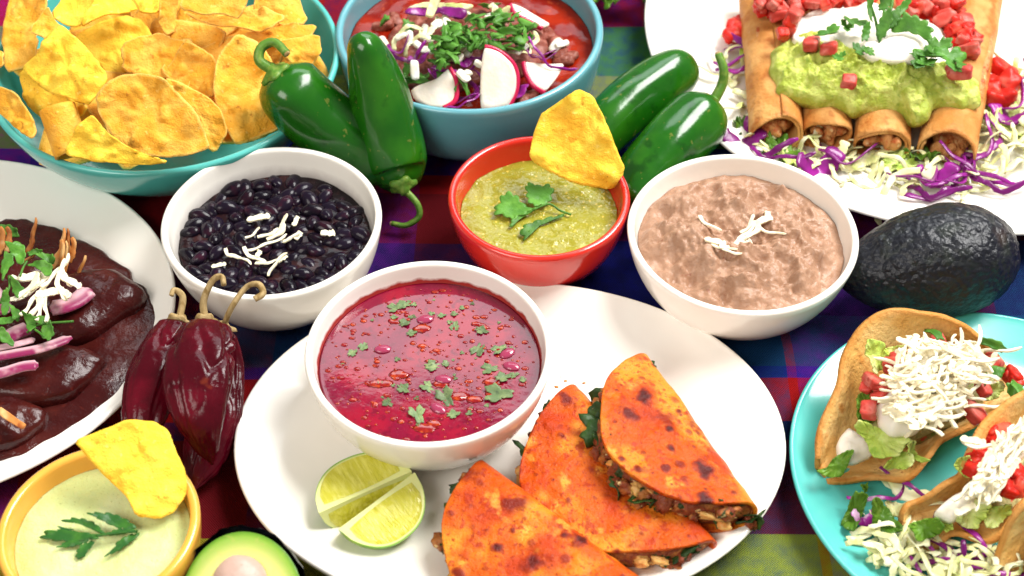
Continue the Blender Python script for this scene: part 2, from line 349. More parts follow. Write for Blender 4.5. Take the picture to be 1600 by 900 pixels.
RICE = M('chicken_filling', (.60, .27, .09), .4, .5, layers=[('noise', 2, .45, .68, (.45, .09, .02)), ('noise', 3.4, .58, .7, (.78, .52, .24), .8)], bump=[('noise', 3.5, .2)])

def stained(name, col, zlo, zhi, amt):
    """white glaze with a dried-on splash line inside the rim (a stain of its own shape)"""
    m = WHITE.copy(); m.name = name; nt = m.node_tree; N = nt.nodes; L = nt.links; b = N['Principled BSDF']
    src = b.inputs['Base Color'].links[0].from_socket
    tc = N.new('ShaderNodeTexCoord'); sp = N.new('ShaderNodeSeparateXYZ'); L.new(tc.outputs['Object'], sp.inputs[0])
    ln = N.new('ShaderNodeVectorMath'); ln.operation = 'MULTIPLY'; ln.inputs[1].default_value = (1, 1, 0); L.new(tc.outputs['Object'], ln.inputs[0])
    no = N.new('ShaderNodeTexNoise'); no.inputs['Scale'].default_value = 160; no.inputs['Detail'].default_value = 5; L.new(tc.outputs['Object'], no.inputs['Vector'])
    ad = N.new('ShaderNodeMath'); ad.operation = 'MULTIPLY_ADD'; ad.inputs[1].default_value = .0035; L.new(no.outputs['Fac'], ad.inputs[0]); L.new(sp.outputs['Z'], ad.inputs[2])
    mr = N.new('ShaderNodeMapRange'); mr.inputs['From Min'].default_value = zlo*U+.00175; mr.inputs['From Max'].default_value = zhi*U+.00175; mr.inputs['To Min'].default_value = amt; mr.inputs['To Max'].default_value = 0
    L.new(ad.outputs[0], mr.inputs['Value'])
    at_ = N.new('ShaderNodeAttribute'); at_.attribute_name = 'fac'
    mm = N.new('ShaderNodeMath'); mm.operation = 'MULTIPLY'; L.new(mr.outputs[0], mm.inputs[0]); L.new(at_.outputs['Fac'], mm.inputs[1])
    mx = N.new('ShaderNodeMix'); mx.data_type = 'RGBA'; L.new(mm.outputs[0], mx.inputs[0]); L.new(src, mx.inputs[6]); mx.inputs[7].default_value = (*col, 1)
    L.new(mx.outputs[2], b.inputs['Base Color']); return m

# ------------------------------------------------------------------ table and cloth
def cloth_material():
    m = bpy.data.materials.new('woven_plaid'); m.use_nodes = True; nt = m.node_tree; N = nt.nodes; L = nt.links; b = N['Principled BSDF']
    tc = N.new('ShaderNodeTexCoord'); sp = N.new('ShaderNodeSeparateXYZ')
    wob = N.new('ShaderNodeTexNoise'); wob.inputs['Scale'].default_value = 6; L.new(tc.outputs['Object'], wob.inputs['Vector'])
    wm = N.new('ShaderNodeVectorMath'); wm.operation = 'MULTIPLY_ADD'; wm.inputs[1].default_value = (.012, .012, 0)
    L.new(wob.outputs['Color'], wm.inputs[0]); L.new(tc.outputs['Object'], wm.inputs[2]); L.new(wm.outputs[0], sp.inputs[0])
    def ramp(sock, lo, hi, stops):
        mr = N.new('ShaderNodeMapRange'); mr.inputs['From Min'].default_value = lo*U; mr.inputs['From Max'].default_value = hi*U; L.new(sock, mr.inputs['Value'])
        cr = N.new('ShaderNodeValToRGB'); cr.color_ramp.interpolation = 'CONSTANT'; e = cr.color_ramp.elements
        for i, (p, c) in enumerate(stops):
            q = (p-lo)/(hi-lo)
            if i < 2: e[i].position = q; e[i].color = (*c, 1)
            else: x = e.new(q); x.color = (*c, 1)
        L.new(mr.outputs[0], cr.inputs[0]); return cr.outputs[0]
    lime, grn = (.30, .36, .015), (.07, .25, .015); red, mar = (.38, .004, .005), (.15, .003, .008); navy, blue = (.005, .007, .080), (.006, .010, .26)
    tealb, vio, mag = (.005, .050, .15), (.11, .006, .23), (.34, .004, .24)
    weft = ramp(sp.outputs['Y'], -40, 60, [(-40, lime), (-15.2, mar), (-9.8, navy), (-8.4, red), (-5.8, blue), (-4.9, tealb), (-1.5, navy), (3.8, mar), (7.8, red), (9.6, blue), (11.6, grn), (14.5, lime), (18.5, grn), (23.5, red), (28, vio), (34, blue)])
    warp = ramp(sp.outputs['X'], -60, 60, [(-60, blue), (-36, mag), (-27.2, vio), (-23, red), (-16, mar), (-12.0, navy), (-8, vio), (-5, mar), (-1.5, navy), (4, blue), (8.5, tealb), (14.5, red), (15.0, vio), (21.5, mar), (26, tealb), (33, blue)])
    def thread(sock, ph):
        k = N.new('ShaderNodeMath'); k.operation = 'MULTIPLY_ADD'; k.inputs[1].default_value = 2*math.pi/.0012; k.inputs[2].default_value = ph; L.new(sock, k.inputs[0])
        s = N.new('ShaderNodeMath'); s.operation = 'SINE'; L.new(k.outputs[0], s.inputs[0]); return s.outputs[0]
    wx, wy = thread(sp.outputs['X'], 0), thread(sp.outputs['Y'], 0)
    pr = N.new('ShaderNodeMath'); pr.operation = 'MULTIPLY'; L.new(wx, pr.inputs[0]); L.new(wy, pr.inputs[1])
    ns = N.new('ShaderNodeTexNoise'); ns.inputs['Scale'].default_value = 130; ns.inputs['Detail'].default_value = 6; L.new(tc.outputs['Object'], ns.inputs['Vector'])
    ad = N.new('ShaderNodeMath'); ad.operation = 'MULTIPLY_ADD'; ad.inputs[1].default_value = 2.0; L.new(ns.outputs['Fac'], ad.inputs[0]); L.new(pr.outputs[0], ad.inputs[2])
    mr = N.new('ShaderNodeMapRange'); mr.inputs['From Min'].default_value = .9; mr.inputs['From Max'].default_value = 1.5; mr.inputs['To Min'].default_value = .05; mr.inputs['To Max'].default_value = .85; L.new(ad.outputs[0], mr.inputs['Value'])
    mx = N.new('ShaderNodeMix'); mx.data_type = 'RGBA'; L.new(mr.outputs[0], mx.inputs[0]); L.new(weft, mx.inputs[6]); L.new(warp, mx.inputs[7])
    L.new(mx.outputs[2], b.inputs['Base Color']); b.inputs['Roughness'].default_value = .85; b.inputs['Specular IOR Level'].default_value = .15
    bp = N.new('ShaderNodeBump'); bp.inputs['Distance'].default_value = .0007; bp.inputs['Strength'].default_value = .8; L.new(pr.outputs[0], bp.inputs['Height']); L.new(bp.outputs[0], b.inputs['Normal'])
    return m
V, F = merge([blob((75, 60, 1.6), 0, 1, 0, 8, 6, 30)])
tb = ob('table', mesh('table', V, F, M('dark_wood', (.10, .05, .025), .4, .5, layers=[('noise', .4, .4, .7, (.16, .08, .04))], stretch=(.2, 2, 1)), smooth=False), None, (0, 10, -2.1)); tb['kind'] = 'structure'
xs, ys = np.linspace(-66, 66, 200), np.linspace(-42, 62, 160)
X, Y = np.meshgrid(xs, ys, indexing='ij'); Z = .10*fbm(np.stack([X, Y, 0*X], -1), .07, 3, 3)-.12
Vt = np.stack([X, Y, Z], -1).reshape(-1, 3); Vb = Vt-np.array([0, 0, .12]); Ft = ring_faces(200, 160, False)
cl = ob('tablecloth', mesh('tablecloth', np.vstack([Vt, Vb]), Ft+[tuple(i+32000 for i in f[::-1]) for f in Ft], cloth_material()))
tag(cl, 'colourful woven plaid tablecloth spread under all the dishes', 'tablecloth')

# ------------------------------------------------------------------ dishes
def bowl_profile(R, h, rf, t=.35, phimax=80, foot=.35, lip=0.):
    pm = math.radians(phimax); ph = np.linspace(0, pm, 22)
    o = np.c_[rf+(R-rf)*np.sin(ph)/math.sin(pm), foot+(h-foot)*(1-np.cos(ph))/(1-math.cos(pm))]
    i = np.c_[(rf+(R-rf)*np.sin(ph)/math.sin(pm))-t*1.05, foot+t+(h-foot-t)*(1-np.cos(ph))/(1-math.cos(pm))]
    i[:, 0] = np.maximum(i[:, 0], .05)
    a = np.linspace(0, math.pi, 7)[1:-1]
    lipc = (o[-1]+i[-1])/2; rad = (o[-1, 0]-i[-1, 0])/2+lip
    lp = np.c_[lipc[0]+rad*np.cos(a), h+rad*.9*np.sin(a)]
    ft = np.array([[.05, .12], [rf*.72, .12], [rf*.75, 0], [rf*.86, -.0], [rf*.9, .08], [rf*.93, foot*.9]])
    ins = np.vstack([i[::-1], [[.05, foot+t]]])
    k = len(ft)+len(o)
    return np.vstack([ft, o, lp, ins]), k, i
def bowl(name, label, cx, cy, R, h, rf, mat, z=0, **kw):
    prof, k, inner = bowl_profile(R, h, rf, **kw); V, F = lathe(prof, 96)
    fac = np.repeat((np.arange(len(prof)) > k+2).astype(float), 96)
    o = ob(name, mesh(name, V, F, mat, fac=fac), None, (cx, cy, z)); tag(o, label, 'bowl')
    return lambda zz: float(np.interp(zz-z, inner[:, 1], inner[:, 0]))
def plate(name, label, cx, cy, rx, ry, mat, rim=1.9, well=.62, rot=0, group=None):
    prof = [(.02, .22), (well*.70, .22), (well*.72, 0), (well*.80, 0), (well*.83, .25), (.72, rim*.36), (.86, rim*.62), (.97, rim*.93), (.992, rim*.985), (1.0, rim*1.03), (.997, rim*1.1), (.985, rim*1.13), (.96, rim*1.06), (.84, rim*.73+.1), (.70, rim*.45+.12), (.55, .58), (.40, .48), (.2, .45), (.02, .44)]
    P = spline(np.array([(a*10, b) for a, b in prof]), 90); P[:, 0] = np.maximum(P[:, 0]/10, .001)
    V, F = lathe(P, 120, rx, ry)
    o = ob(name, mesh(name, V, F, mat), None, (cx, cy, 0), (0, 0, rot)); tag(o, label, 'plate', group); return o
BEANW = stained('bean_stained_glaze', (.10, .05, .06), 3.4, 4.05, .5)
SOUPW = stained('soup_stained_glaze', (.36, .012, .006), 3.76, 3.90, .97)
in_chips = bowl('chip_bowl', 'wide turquoise bowl heaped with tortilla chips', -19.7, 13.2, 9.9, 5.0, 4.6, TURQ, phimax=72)
in_poz = bowl('soup_bowl', 'tall powder blue bowl holding red broth with radish and cilantro', -2.45, 15.6, 7.72, 5.3, 6.2, BLUE, phimax=88, foot=.9, t=.42)
in_bean = bowl('bean_bowl', 'white bowl of black beans, splashed inside its rim', -12.23, .17, 5.6, 4.8, 2.9, BEANW, phimax=74)
in_salsa = bowl('salsa_bowl', 'small glossy red bowl of green salsa', 1.42, 2.58, 4.77, 4.2, 2.6, REDG, phimax=76, t=.4)
in_ref = bowl('bean_bowl', 'white bowl filled with mashed refried beans', 11.72, -.33, 5.86, 4.5, 2.8, WHITE, phimax=74)
in_soup = bowl('soup_bowl', 'white bowl of red soup standing on the oval plate', -3.88, -8.75, 5.8, 4.54, 2.9, SOUPW, z=.46, phimax=76)
in_cre = bowl('sauce_bowl', 'small yellow bowl of pale green sauce', -17.71, -18.06, 4.3, 4.2, 2.6, YELG, phimax=80, t=.42)
plate('oval_plate', 'white oval plate under the red soup, lime and folded tacos', -.1, -11.1, 13.0, 9.9, WHITE, 1.6, .72)
plate('mole_plate', 'white plate of dark mole beside the dried chiles', -31.0, -3.9, 13.9, 12.1, WHITE, 1.8, .7)
plate('turquoise_plate', 'turquoise plate of open tacos', 22.9, -12.9, 9.9, 9.9, TURQ, 1.3, .74)
plate('taquito_plate', 'large white plate of rolled taquitos behind the avocado', 26.6, 20.4, 18.4, 18.2, WHITE, 1.7, .72)
plate('far_plate', 'white plate edge behind the blue bowl, mostly cut off by the photo', 5.2, 38.6, 12.5, 12.5, WHITE, 1.7, .72)

# ------------------------------------------------------------------ small repeated shapes
def shred_mesh(name, mat, L, w, h, curl, seed, n=12, k=12, wave=0., sharp=False):
    """a grated or sliced strip: squarish section, uneven width, blunt torn ends"""
    r = random.Random(seed); t = np.linspace(-.5, .5, k)
    p = np.stack([t*L, curl*(t*t*4-.4)*L*.3+.03*L*np.sin(t*9+seed), curl*.4*np.sin(t*4+seed*2)*L*.12+wave*np.sin(t*L*4.2+seed)], -1)
    rad = np.full(k, w/2)*(1+.22*np.array([r.uniform(-1, 1) for _ in range(k)])); rad[0] *= .8; rad[-1] *= .55
    if sharp:
        V, F = tube(p, rad*1.25, 4, h/w, twist=r.uniform(-1.0, 1.0), phase=math.pi/4); return mesh(name, V, F, mat, smooth=False)
    V, F = tube(p, rad, n, h/w, mod=lambda uu, a: (np.abs(np.cos(a))**5+np.abs(np.sin(a))**5)**-.2+0*uu, twist=r.uniform(-1.2, 1.2)); return mesh(name, V, F, mat)
CHS = [shred_mesh('cheese_shred', CHEESE, L, w_, h_, c, i, sharp=True) for i, (L, w_, h_, c) in enumerate([(1.3, .20, .08, .5), (.9, .28, .09, .25), (2.2, .15, .08, .2), (.6, .30, .10, .2), (1.1, .26, .08, .7), (1.6, .14, .08, -.35)])]
CBS = [shred_mesh('cabbage_shred', CABB, L, w_, h_, c, i+20, k=20, wave=wv) for i, (L, w_, h_, c, wv) in enumerate([(3.0, .28, .08, .9, .10), (2.2, .26, .08, 1.8, .14), (4.0, .22, .07, .6, .12), (1.6, .46, .08, .8, .08), (2.6, .34, .07, -1.2, .12), (1.4, .7, .08, .9, .15)])]
PCS = [shred_mesh('purple_cabbage_shred', PCABB, L, w_, h_, c, i+40, k=20, wave=wv) for i, (L, w_, h_, c, wv) in enumerate([(3.2, .26, .08, 1.4, .12), (2.2, .30, .08, 2.0, .15), (4.2, .20, .07, .8, .1), (1.6, .6, .09, 1.0, .15)])]
def dice_mesh(name, mat, r, seed, sq=6): return mesh(name, *blob(np.array(r)/2, .14, 1.2, seed, 24, 16, sq), mat)
TOMS = [dice_mesh('tomato_dice', TOMATO, r, i) for i, r in enumerate([(.95, .8, .65), (.8, .7, .7), (1.15, .7, .55), (.6, .6, .5)])]
PTMS = [dice_mesh('tomato_dice', PINKTOM, r, i+9) for i, r in enumerate([(1.0, .8, .6), (.8, .7, .6), (1.2, .7, .6)])]
ONDS = [dice_mesh('onion_dice', OWHITE, r, i+19, 4) for i, r in enumerate([(.9, .7, .45), (.75, .6, .45), (1.1, .6, .4)])]
def leaf_mesh(name, mat, size, seed, lobes=3, k=54, m=5, teeth=9):
    t = np.linspace(0, 2*np.pi, k, endpoint=False)
    r = .42+.58*np.abs(np.cos(lobes/2*t))**.7
    r = r*(1+.10*np.sin(teeth*t+seed)+.05*np.sin(17*t+seed*2))
    r = np.where(np.abs(((t-np.pi+np.pi) % (2*np.pi))-np.pi) < .25, r*.6, r)
    b2 = np.stack([r*np.cos(t), r*np.sin(t)*.92], -1)*size/2
    G, s = cgrid(b2, m); x, y = G[..., 0], G[..., 1]
    z = size*(.16*np.abs(y/size*2)+.12*(x/size*2)**2*math.sin(seed*1.3)) + size*.05*fbm(np.stack([x, y, 0*x+seed], -1), 3/size, 2, seed)
    V, F = sheet(np.stack([x, y, z], -1), .035); return mesh(name, V, F, mat)
CIL = [leaf_mesh('cilantro_leaf', CILANTRO, s, i) for i, s in enumerate((1.5, 1.2, .9, 1.7, 1.1))]
DCL = [leaf_mesh('cilantro_leaf', DULLCIL, s, i+3, lobes=4 if i % 2 else 3) for i, s in enumerate((1.0, .8, 1.2, .7))]
def chop_mesh(name, mat, w_, l, seed):
    """a torn bit of leaf: a small crumpled strip"""
    x = np.linspace(-l/2, l/2, 6)
    b2 = resample(np.array([(-l/2, -w_*.3), (-l*.1, -w_*.55), (l/2, -w_*.25), (l*.42, w_*.4), (0, w_*.5), (-l*.4, w_*.35)]), 22)
    b2 = b2*(1+.14*np.sin(np.arange(22)*1.9+seed))[:, None]
    G, s = cgrid(b2, 4); x, y = G[..., 0], G[..., 1]
    z = .25*l*np.sin(x/l*3+seed)*.6+.25*w_*np.cos(y/w_*4+seed)
    V, F = sheet(np.stack([x, y, z], -1), .035); return mesh(name, V, F, mat)
CHOPC = [chop_mesh('chopped_cilantro', CILANTRO, a, b, i) for i, (a, b) in enumerate([(.5, .9), (.7, .8), (.35, 1.2), (.6, .6)])]
def rnd_rot(tilt=.5, flat=False):
    return (RNG.uniform(-tilt, tilt), RNG.uniform(-tilt, tilt), RNG.uniform(0, 6.28))
def drop(name, pool, loc, label, cat, group, tilt=.5, rz=None, scale=None):
    rt = rnd_rot(tilt)
    if rz is not None: rt = (rt[0], rt[1], rz)
    return tag(ob(name, RNG.choice(pool), None, loc, rt, scale if scale is not None else RNG.uniform(.85, 1.15)), label, cat, group)
def inside(p, poly):
    x, y = p; c = False; n = len(poly)
    for i in range(n):
        (x1, y1), (x2, y2) = poly[i], poly[i-1]
        if (y1 > y) != (y2 > y) and x < (x2-x1)*(y-y1)/(y2-y1)+x1: c = not c
    return c
def scatter(poly, n, mind, seed=1):
    r = random.Random(seed); xs_ = [p[0] for p in poly]; ys_ = [p[1] for p in poly]; out = []; tries = 0
    while len(out) < n and tries < n*60:
        tries += 1; p = (r.uniform(min(xs_), max(xs_)), r.uniform(min(ys_), max(ys_)))
        if inside(p, poly) and all((p[0]-q[0])**2+(p[1]-q[1])**2 > mind**2 for q in out): out.append(p)
    return out
def pool_disc(name, cx, cy, z, R, mat, zf, m=60, n=140, depth=1.2):
    t = np.linspace(0, 2*np.pi, n, endpoint=False); s = np.linspace(.004, 1, m)
    x = R*s[:, None]*np.cos(t); y = R*s[:, None]*np.sin(t)
    P = np.stack([x, y, zf(x, y, s[:, None]+0*x)], -1); low = P[-1:]*np.array([.85, .85, 0])+np.array([0, 0, -depth])
    V, F = loft(np.concatenate([P, low])); return ob(name, mesh(name, V, F, mat, fac=np.repeat(np.r_[s, 1.], n)), None, (cx, cy, z))
def sprig_leaf(pts, z, n, mat, parent, thick=.04, lift=.25, seed=0):
    P = trace(pts, (*np.mean(pts, 0), z), n)
    return piece('leaf', P, n, thick, mat, bend=lift, nz=.05, nsc=1.5, k=70, m=6, parent=parent, seed=seed, ch=1, teeth=.26)
def stem(name, pxs, zs, rad, mat, parent=None, k=18, n=8):
    P = spline(np.array([at(x, y, z) for (x, y), z in zip(pxs, zs)]), k)
    c = P[0]; V, F = tube(P-c, np.linspace(*rad, k) if hasattr(rad, '__len__') else rad, n)
    o = ob(name, mesh(name, V, F, mat), None, c)
    if parent is not None: rel(o, parent)
    return o

# ------------------------------------------------------------------ tortilla chips
S1 = 540/1568
def chip(poly, z, n, label, mat=CHIP, bend=.5, group=None, crop=True, seed=0, thick=.10, fold=None, nz=.16):
    pts = [(x*S1, y*S1) for x, y in poly] if crop else poly
    P = trace(pts, (*np.mean(pts, 0), z), n)
    o = piece('tortilla_chip', P, n, thick, mat, bend=bend, nz=nz, nsc=.9, k=80, m=14, seed=seed, rough_edge=.016, fold=fold, ch=1, blister=.32)
    return tag(o, label, 'tortilla chip', group)
GC = 'tortilla chips heaped in the turquoise bowl'
chips = [
 ([(425,430),(470,380),(530,340),(640,330),(740,360),(830,440),(900,520),(945,640),(950,670),(850,705),(700,712),(590,700),(520,640),(450,520)], 8.0, (.05,-.62,.78), 'large rounded tortilla chip at the front of the turquoise bowl', .5),
 ([(275,110),(380,200),(500,350),(420,480),(330,455),(220,420),(110,330),(100,300),(195,235),(220,170)], 8.3, (-.25,-.5,.8), 'pointed yellow tortilla chip rising near the left of the heap', -.5),
 ([(330,170),(460,100),(560,75),(650,95),(700,170),(620,300),(560,340),(500,350),(420,260)], 6.3, (.1,-.45,.85), 'broad chip behind the pointed yellow chip', .5),
 ([(555,205),(640,165),(740,150),(790,180),(880,190),(800,330),(700,360),(565,335)], 6.7, (0,-.5,.85), 'squarish orange chip in the middle of the heap', .3),
 ([(840,190),(900,210),(980,260),(990,450),(900,440),(730,345),(790,260)], 6.4, (-.2,-.6,.8), 'chip with a straight edge beside the squarish orange one', .3),
 ([(1070,160),(1180,200),(1240,300),(1275,560),(1200,625),(1065,672),(1010,560),(968,430),(980,280),(1020,210)], 6.1, (.3,-.55,.8), 'tall curved chip next to the stemmed jalapeno', .7),
 ([(740,350),(850,390),(950,440),(1005,500),(1035,600),(975,695),(900,640),(820,500)], 6.0, (.15,-.6,.78), 'chip half hidden behind the large rounded front chip', .4),
 ([(-60,380),(60,410),(120,500),(178,590),(172,645),(90,595),(-60,470)], 6.6, (-.4,-.4,.8), 'curled chip standing on the left rim of the turquoise bowl', .6),
 ([(50,-60),(225,-60),(215,40),(150,150),(180,190),(150,290),(20,330),(12,150)], 6.2, (-.2,-.35,.9), 'large chip against the far left wall of the turquoise bowl', .5),
 ([(128,140),(215,30),(260,110),(310,140),(215,190)], 7.4, (.2,-.4,.9), 'small chip corner between the far left chip and the pointed one', .2),
 ([(235,85),(300,-50),(460,-50),(410,85),(330,125)], 7.8, (-.2,-.4,.9), 'pale chip at the top of the heap, left of the bright yellow one', .3),
 ([(355,112),(450,-40),(570,-40),(635,52),(500,72)], 8.6, (.25,-.35,.9), 'bright yellow chip at the top of the heap', -.4),
 ([(590,-40),(730,-40),(718,60),(640,65)], 7.6, (0,-.4,.9), 'chip at the top edge right of the bright yellow one', .2),
 ([(720,-40),(805,-40),(792,140),(755,165),(720,95)], 7.0, (.6,-.5,.6), 'narrow chip standing on edge in the heap', .2),
 ([(812,50),(850,-50),(1155,-50),(1092,85),(1000,60),(950,65)], 8.8, (.1,-.3,.95), 'triangular chip lying flat at the top right of the heap', .3),
 ([(830,75),(1000,70),(1180,38),(1305,82),(1215,138),(980,112)], 7.5, (0,-.15,1), 'flat chip stacked under the triangular one', .2),
 ([(1095,160),(1250,110),(1442,110),(1400,180),(1200,200)], 6.6, (.1,-.2,1), 'chip with one corner sticking out at the right of the heap', .3),
 ([(1240,190),(1450,150),(1458,240),(1410,300),(1330,300)], 6.2, (.3,-.5,.8), 'chip against the right wall above the jalapeno stem', .3),
 ([(1160,-50),(1340,-50),(1402,112),(1250,110),(1150,45)], 7.2, (.3,-.3,.9), 'chip leaning on the far right wall of the turquoise bowl', .4),
 ([(290,702),(345,570),(415,518),(470,590),(560,660),(680,710),(768,735),(700,750),(560,748),(400,728)], 8.6, (.1,-.8,.55), 'twisted chip sticking up at the front rim', .7),
 ([(92,340),(150,300),(330,460),(430,490),(340,560),(200,552),(120,470)], 6.3, (-.3,-.6,.7), 'chip tucked under the pointed yellow one', .4),
 ([(-30,235),(18,235),(20,300),(-30,320)], 7.4, (-.3,-.4,.9), 'chip tip poking out at the far left edge', .1)]
for i, (pl, z, n, lb, bd) in enumerate(chips):
    chip(pl, z, n, lb, YCHIP if 'yellow' in lb or 'twisted' in lb else CHIP, bd, GC, seed=i+1)
# the rolled chip at the front left
P = np.array([at(105*1, 200, 6.6), at(118, 208, 6.4)])
t = np.linspace(0, 1.35*2*np.pi, 40); rr = .95-.3*t/t.max()
prof = np.stack([rr*np.cos(t), rr*np.sin(t)], -1); ln = np.linspace(-1.3, 1.3, 12)
G = np.stack([np.repeat(prof[None, :, 0], 12, 0), np.repeat(ln[:, None], 40, 1), np.repeat(prof[None, :, 1], 12, 0)], -1)
nr = np.stack([G[..., 0], 0*G[..., 0], G[..., 2]], -1); nr /= np.linalg.norm(nr, axis=-1, keepdims=True)
A = G+nr*.08; B = G-nr*.08; o_ = 480
Fs = ring_faces(12, 40, False)
Fs = Fs+[tuple(i+o_ for i in f[::-1]) for f in Fs]
edge = [j for j in range(40)]+[i*40+39 for i in range(1, 12)]+[11*40+j for j in range(38, -1, -1)]+[i*40 for i in range(10, 0, -1)]
Fs += [(edge[i], edge[(i+1) % len(edge)], edge[(i+1) % len(edge)]+o_, edge[i]+o_) for i in range(len(edge))]
tag(ob('tortilla_chip', mesh('rolled_chip', np.vstack([A.reshape(-1, 3), B.reshape(-1, 3)]), Fs, CHIP), None, at(100, 205, 6.3), (.75, .35, .75)), 'rolled up chip at the front left of the turquoise bowl', 'tortilla chip', GC)
# chips lower in the heap, seen through the gaps
tri = np.array([(0, 3.2), (-2.6, -1.6), (0, -2.1), (2.6, -1.6)])
for i in range(22):
    a = i*2.4; r = 7.0*math.sqrt((i+.5)/22); z = 5.6-.022*r*r+RNG.uniform(-.4, .4)
    n = norm((RNG.uniform(-.5, .5), RNG.uniform(-.6, .2), .9)); c = np.array([-19.7+r*math.cos(a), 13.2+r*math.sin(a), z]); e1, e2, nn = frame(n, roll=RNG.uniform(0, 6))
    o = piece('tortilla_chip', np.array([c+p[0]*e1+p[1]*e2 for p in tri]), n, .17, CHIP, bend=.5, seed=i+40, k=40, m=6)
    tag(o, 'orange chip low in the heap, showing only in a gap between others', 'tortilla chip', GC)
# chips dipped in the salsa and the green sauce
chip([(905,138),(925,148),(945,185),(960,225),(979,268),(955,296),(905,290),(860,270),(827,248),(832,215),(845,178),(875,158)], 6.0, (-.1,-.75,.65), 'pointed yellow chip dipped in the green salsa', YCHIP, .35, crop=False, seed=71, fold=.4)
chip([(117,690),(160,672),(200,657),(240,658),(262,670),(275,705),(290,735),(292,770),(275,800),(245,812),(215,808),(197,775),(170,750),(140,718)], 5.0, (.1,-.5,.85), 'large bright yellow chip standing in the pale green sauce', YCHIP, -.35, crop=False, seed=72, fold=.9)

# ------------------------------------------------------------------ jalapenos
def jalapeno(label, pts, zs, radii, stem_px=None, stem_z=None, group='green jalapenos between the bowls', ksc=1):
    P = np.array([at(x, y, z) for (x, y), z in zip(pts, zs)]); c = P.mean(0); c[2] = 0
    root = thing('jalapeno', label, 'jalapeno', c, None, group)
    path = spline(P, 48); d = np.r_[0, np.cumsum(np.linalg.norm(np.diff(path, axis=0), axis=1))]; u = d/d[-1]
    rad = np.interp(u, np.linspace(0, 1, len(radii)), radii)
    rad = np.convolve(np.pad(rad, 3, 'edge'), np.ones(7)/7, 'valid')
    rad *= np.clip(1-np.abs(np.clip((.17-u)/.17, 0, 1))**2.2, .02, 1)**.5*np.clip(1-np.clip((u-.90)/.10, 0, 1)**2.4, .02, 1)**.5
    sd = RNG.randint(0, 99)
    V, F = tube(path-c, rad, 40, 1, mod=lambda uu, t: 1+.035*np.sin(3*t+sd+uu*2)+.02*np.sin(5*t+uu*5)+.03*fbm(np.stack([np.cos(t)+0*uu, np.sin(t)+0*uu, uu*4+0*t], -1), 1.3, 2, sd))
    ob('body', mesh('body', V, F, PEPPER), root)
    if stem_px:
        T = norm(path[0]-path[3]); a, b, n = frame(T)
        t = np.linspace(0, 2*np.pi, 30, endpoint=False); rings = []
        for s, hgt in ((1.0, -.12), (.97, .08), (.7, .2), (.42, .33), (.30, .55)):
            rr = rad[7]*.54*s*(1+(.13 if s > .6 else .02)*np.cos(5*t)); rings.append(path[1]+T*hgt+(a[None]*np.cos(t)[:, None]+b[None]*np.sin(t)[:, None])*rr[:, None]-c)
        ob('calyx', mesh('calyx', *loft(np.array(rings)), PSTEM), root)
        SP = np.vstack([[path[0]+T*.1], [at(x, y, z) for (x, y), z in zip(stem_px, stem_z)]]); sp = spline(SP, 22)
        st = ob('stem', mesh('stem', *tube(sp-c, np.linspace(.30, .22, 22)*ksc, 10, mod=lambda uu, t: 1+.12*np.cos(5*t)), PSTEM), root)
        ob('stem_tip', mesh('stem_tip', *blob((.2*ksc, .2*ksc, .12), .15, 3, 2, 12, 7), DSTEM), st, sp[-1]-c, rotm(*frame(sp[-1]-sp[-3])))
    return root
jalapeno('plump jalapeno with a hooked stem resting on the turquoise bowl', [(428,112),(452,140),(500,185),(560,232),(610,275)], [7.9,6.9,5.1,3.3,2.2], [1.75,1.95,2.0,1.85,1.2], [(405,95),(408,74),(428,66),(448,84)], [8.4,8.9,9.1,8.9])
jalapeno('long upright jalapeno leaning on the blue bowl, stem down', [(630,292),(622,262),(606,200),(585,120),(562,52)], [2.2,2.7,4.6,7.4,10.0], [1.55,1.9,1.75,1.35,.72], [(652,318),(655,338),(635,352),(612,349)], [1.6,1.0,.6,.6], ksc=.62)
jalapeno('stemless looking jalapeno lying behind the salsa chip', [(1083,100),(1045,120),(1000,150),(950,195),(915,245)], [3.2,3.2,3.0,2.6,2.2], [1.35,1.6,1.7,1.6,1.0])
jalapeno('jalapeno with upright stem just behind the refried beans', [(1112,162),(1095,182),(1055,222),(1010,272),(975,325)], [3.4,3.2,2.8,2.3,1.9], [1.7,1.85,1.85,1.6,.9], [(1128,132),(1130,108),(1122,84)], [4.2,5.0,5.6])

# ------------------------------------------------------------------ black beans
zb = 3.3; rb = in_bean(zb)
tag(pool_disc('bean_broth', -12.23, .17, zb+.18, rb-.02, BROTH, lambda x, y, s: .05*fbm(np.stack([x, y, 0*x], -1), 1.1, 3, 4)), 'dark glossy broth around the black beans', 'broth')
def bean_mesh(seed):
    V, F = blob((.62, .40, .36), .05, 1.2, seed, 16, 10); V = V.copy(); V[:, 1] += .10*(V[:, 0]/.62)**2; return mesh('black_bean', V, F, BEAN)
BM = [bean_mesh(i) for i in range(4)]
circ = [(-12.23+(rb-.35)*math.cos(t), .17+(rb-.35)*math.sin(t)) for t in np.linspace(0, 6.283, 40, endpoint=False)]
for i, (x, y) in enumerate(scatter(circ, 175, .66, 5)):
    o = drop('black_bean', BM, (x, y, zb+RNG.uniform(-.12, .24)), 'small shiny black bean among the others in the white bowl', 'black bean', 'black beans in the white bowl', .4, scale=RNG.uniform(.85, 1.2))
GB = 'cheese shreds on the black beans'
